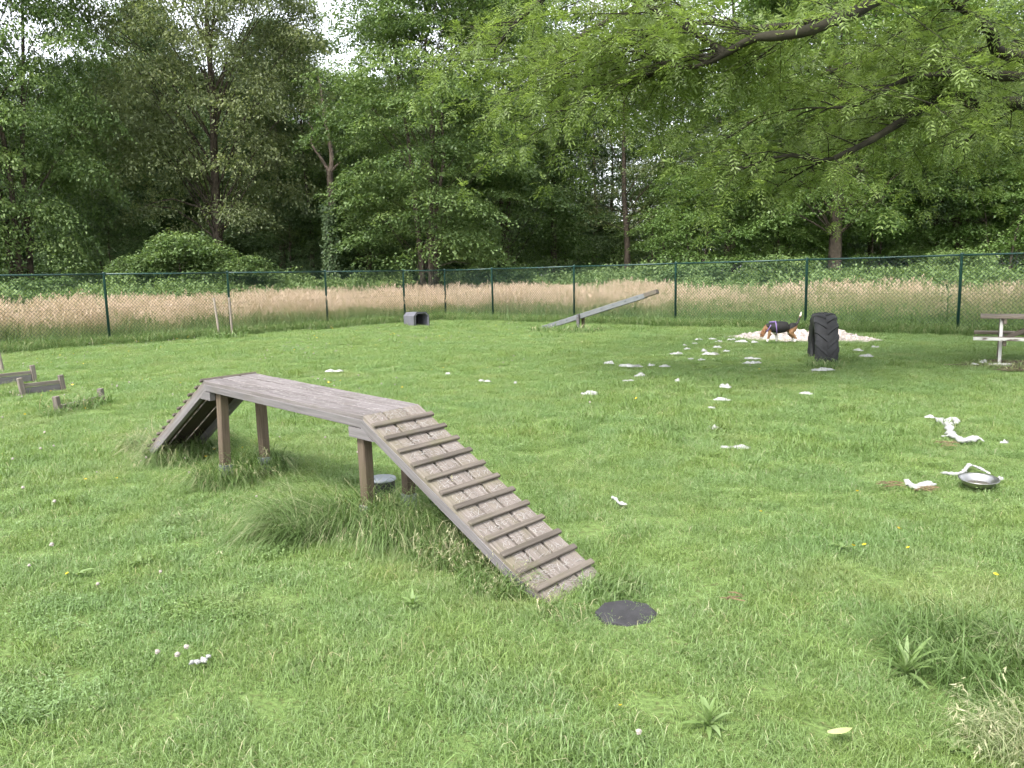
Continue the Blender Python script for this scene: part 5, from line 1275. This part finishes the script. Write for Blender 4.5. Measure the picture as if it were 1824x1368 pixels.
tuft(1790, 655, .34, 320, .08, .22, "sparse grass on the soil before the picnic table", 'drytuft', .5, 1.2, None, seed=25, w=.006, sx=1.7)
tuft(760, 585, .26, 260, .06, .14, "grass along the dog tunnel's foot", 'lawn', .4, 1.1, None, seed=26, w=.008, sx=1.8)

def rosette(px, py, n, L, W, up, label, seed, name="broadleaf_weed", spread=1.0, mat='weed'):
    p = gnd(px, py); root = empty(name, (p.x, p.y, 0)); tag(root, label, "weed"); g = random.Random(seed)
    for k in range(n):
        a = 2 * math.pi * k / n + g.uniform(-.35, .35); el = up * g.uniform(.35, 1.45); ln = L * g.uniform(.4, 1.2); wd = W * g.uniform(.75, 1.15); V = []; Q = []; seg = 7; x = z = 0; th = el; T = g.uniform(.2, 1)
        for i in range(seg + 1):
            t = i / seg; hw = wd / 2 * max(.02, math.sin(math.pi * min(1, t * .97 + .03)) ** .8 * (1.15 - .3 * t)); f = hw * .35
            for (s, dz) in ((-1, f), (0, 0), (1, f)): V.append((x * math.cos(a) - s * hw * math.sin(a), x * math.sin(a) + s * hw * math.cos(a), max(.004, z + dz) + .012))
            x += math.cos(th) * ln / seg; z += math.sin(th) * ln / seg; th -= g.uniform(.08, .22) * spread
        for i in range(seg):
            for j in range(2): Q.append((i * 3 + j, i * 3 + j + 1, i * 3 + 4 + j, i * 3 + 3 + j))
        me = np_mesh("leaf", np.array(V), [np.array(Q)], {'tint': np.full(len(V), T)}, True); link("leaf", me, M[mat], root)
rosette(1262, 1300, 20, .105, .019, 1.15, "broad leaved plantain rosette low in the centre right foreground", 1)
rosette(1612, 1205, 24, .15, .019, 1.0, "upright broad leaved plant beside the lush tuft on the right", 2, spread=.7)
rosette(735, 1082, 16, .075, .016, 1.0, "pale leafy thistle rosette below the arching tufts", 3)
rosette(1700, 1335, 5, .06, .03, .5, "small weed near the bottom edge on the right", 4)
rosette(140, 1030, 9, .10, .022, .7, "small light green rosette in the left foreground", 5)
rosette(250, 1010, 9, .10, .022, .7, "light green rosette right of the small one, left foreground", 6)
rosette(1500, 980, 9, .09, .02, .6, "low rosette among the yellow flowers", 7)
rosette(1270, 785, 12, .16, .03, .7, "leafy patch of weeds just below the two lobed scrap", 8)
def pale_leaf():
    p = gnd(1495, 1330); V = []; Q = []
    for i in range(6):
        t = i / 5; hw = .022 * math.sin(math.pi * (t * .9 + .06)); V += [(-.045 + .09 * t, -hw, .055 + .01 * t), (-.045 + .09 * t, 0, .066 - .02 * (t - .5) ** 2), (-.045 + .09 * t, hw, .05)]
    for i in range(5): Q += [(i * 3, i * 3 + 1, i * 3 + 4, i * 3 + 3), (i * 3 + 1, i * 3 + 2, i * 3 + 5, i * 3 + 4)]
    me = bpy.data.meshes.new("fallen_leaf"); me.from_pydata(V, [], Q); o = link("fallen_leaf", me, plain('pale_leaf', (.27, .29, .12), .6, var=.15)); o.location = p; o.rotation_euler = (0, 0, .15)
    tag(o, "pale yellow fallen leaf near the bottom edge", "leaf")
pale_leaf()
def thistle():
    p = Vector((10.6, 19.0, 0)); root = empty("tall_thistle", p); tag(root, "tall dark thistle in the meadow above the picnic table", "weed")
    MB().tube([(0, 0, 0), (.02, 0, .7), (0, .01, 1.35)], [.014, .011, .004], 6).build("stem", M['weed'], root, True); g = random.Random(4)
    for k in range(16):
        z = .25 + k * .065; a = k * 2.4; ln = .34 * (1 - .55 * k / 16)
        V = [(0, 0, z), (ln * .5 * math.cos(a) - .03 * math.sin(a), ln * .5 * math.sin(a) + .03 * math.cos(a), z + .10), (ln * math.cos(a), ln * math.sin(a), z + .05), (ln * .5 * math.cos(a) + .03 * math.sin(a), ln * .5 * math.sin(a) - .03 * math.cos(a), z + .08)]
        me = np_mesh("leaf", np.array(V), [np.array([[0, 1, 2, 3]])], {'tint': np.full(4, .05 + .3 * g.random())}); link("leaf", me, M['hornbeam'], root)
thistle()
# buttercups and clover heads
def flower_meshes():
    bc = MB()
    for k in range(5):
        a = 2 * math.pi * k / 5; c, s = math.cos(a), math.sin(a); r = .011
        bc.add([(0, 0, 0), (c * r * .6 - s * .006, s * r * .6 + c * .006, .004), (c * r, s * r, .007), (c * r * .6 + s * .006, s * r * .6 - c * .006, .004)], [(0, 1, 2, 3)])
    b = bc.mesh("petals"); b.materials.append(M['yellow'])
    bm = bmesh.new(); bmesh.ops.create_icosphere(bm, subdivisions=2, radius=.0072); c = bpy.data.meshes.new("florets")
    for v in bm.verts: v.co *= 1 + random.uniform(-.22, .22)
    bm.to_mesh(c); bm.free(); c.materials.append(M['clover'])
    st = MB().tube([(0, 0, 0), (.004, 0, .5), (0, 0, 1)], .0016, 4).mesh("stem"); st.materials.append(M['weed']); return b, c, st
BUTTER, CLOVER, STEM = flower_meshes()
def flower(px, py, kind, h, label, scale=1.0, group=None):
    p = gnd(px, py, h); root = empty("buttercup" if kind == 'b' else "clover_flower", (p.x, p.y, 0)); tag(root, label, "flower", group)
    o = link("petals" if kind == 'b' else "florets", BUTTER if kind == 'b' else CLOVER, None, root); o.location = (0, 0, h); o.scale = (scale,) * 3; o.rotation_euler = (random.uniform(-.5, .5), random.uniform(-.5, .5), random.random() * 6)
    s = link("stem", STEM, None, root); s.scale = (1, 1, h)
flower(1773, 1024, 'b', .10, "yellow buttercup at the right edge below the metal bowl", 1.1)
flower(1540, 971, 'b', .09, "right one of a close pair of yellow buttercups", 1.1); flower(1520, 972, 'b', .08, "left one of a close pair of yellow buttercups")
flower(1600, 941, 'b', .09, "yellow buttercup above the close pair, towards the bowl"); flower(1527, 875, 'b', .09, "yellow buttercup left of the knotted white strip")
flower(1618, 976, 'b', .08, "yellow buttercup right of the close pair"); flower(1355, 911, 'b', .08, "lone yellow buttercup in the centre right lawn")
flower(1133, 710, 'b', .10, "yellow buttercup right of the flat scrap by the deck", 1.5); flower(1105, 1257, 'b', .07, "tiny yellow bud low in the centre foreground", .7); flower(120, 1022, 'b', .09, "yellow buttercup in the left foreground", .9)
flower(280, 1161, 'c', .10, "left of three pinkish clover heads in the left foreground", 1.3); flower(316, 1166, 'c', .10, "middle of three pinkish clover heads in the left foreground", 1.4); flower(332, 1152, 'c', .11, "right of three pinkish clover heads in the left foreground", 1.3)
flower(92, 970, 'c', .12, "pinkish clover head near the left edge", 1.6); flower(286, 1018, 'c', .09, "white clover head above the three pinkish ones", 1.1); flower(52, 1007, 'c', .09, "white clover head at the left edge of the foreground", 1.1); flower(174, 1040, 'c', .09, "white clover head left of the light green rosettes", 1.1)
flower(1138, 1304, 'c', .06, "white clover head beside the plantain rosette", 1.3)
def many_flowers():
    g = np.random.default_rng(61); c = bpy.data.collections.new("flower_head")
    for i, me in enumerate((BUTTER, CLOVER)): c.objects.link(bpy.data.objects.new(f"flower_head_{i}", me))
    P, I, S = [], [], []
    n = 5200; r = np.sqrt(3.5 ** 2 + (26 ** 2 - 3.5 ** 2) * g.random(n)); a = (g.random(n) * 2 - 1) * .8; x, y = r * np.sin(a), r * np.cos(a)
    pr = np.clip(vnoise(x * .45 + 4, y * .45, 33) * 1.7 - .75, 0, 1) * np.clip((2.5 - x) / 5, .12, 1); keep = (fence_dist(x, y) < -.6) & (g.random(n) < pr) & (r > 5)
    x, y = x[keep], y[keep]; m = len(x); kind = (g.random(m) > .22).astype(int)
    scatter("lawn_flowers", c, np.stack([x, y, .055 + .05 * g.random(m)], 1), g.random(m) * 6.28, .8 + .8 * g.random(m), kind, tilt=g.normal(size=(m, 2)) * .3, label="tiny white clover and yellow buttercup heads dotting the lawn", cat="flowers")
many_flowers()
def debris(px, py, n, R, label, seed):
    p = gnd(px, py); g = random.Random(seed); root = empty("dry_twigs", (p.x, p.y, .03)); tag(root, label, "twigs", "bits of dead plant litter on the lawn"); mb = MB()
    for k in range(n):
        a = g.uniform(-.7, .7) + (math.pi if g.random() < .5 else 0); c = Vector((g.uniform(-R, R), g.uniform(-R * .5, R * .5), g.uniform(.005, .035))); d = Vector((math.cos(a), math.sin(a), g.uniform(-.15, .25))) * g.uniform(.02, .06)
        mb.tube([c - d, c + Vector((0, 0, .006)), c + d], [.002, .004, .0015], 4)
    mb.build("litter", M['deadleaf'], root)["kind"] = 'stuff'
debris(1588, 876, 16, .07, "brown dead plant litter left of the knotted white strip", 1); debris(1648, 884, 12, .05, "brown dead plant litter under the knotted white strip", 2); debris(1688, 801, 14, .07, "brown dead plant litter below the long torn strand", 3)
debris(1305, 1080, 4, .02, "single brown dead leaf right of the black tile", 4)
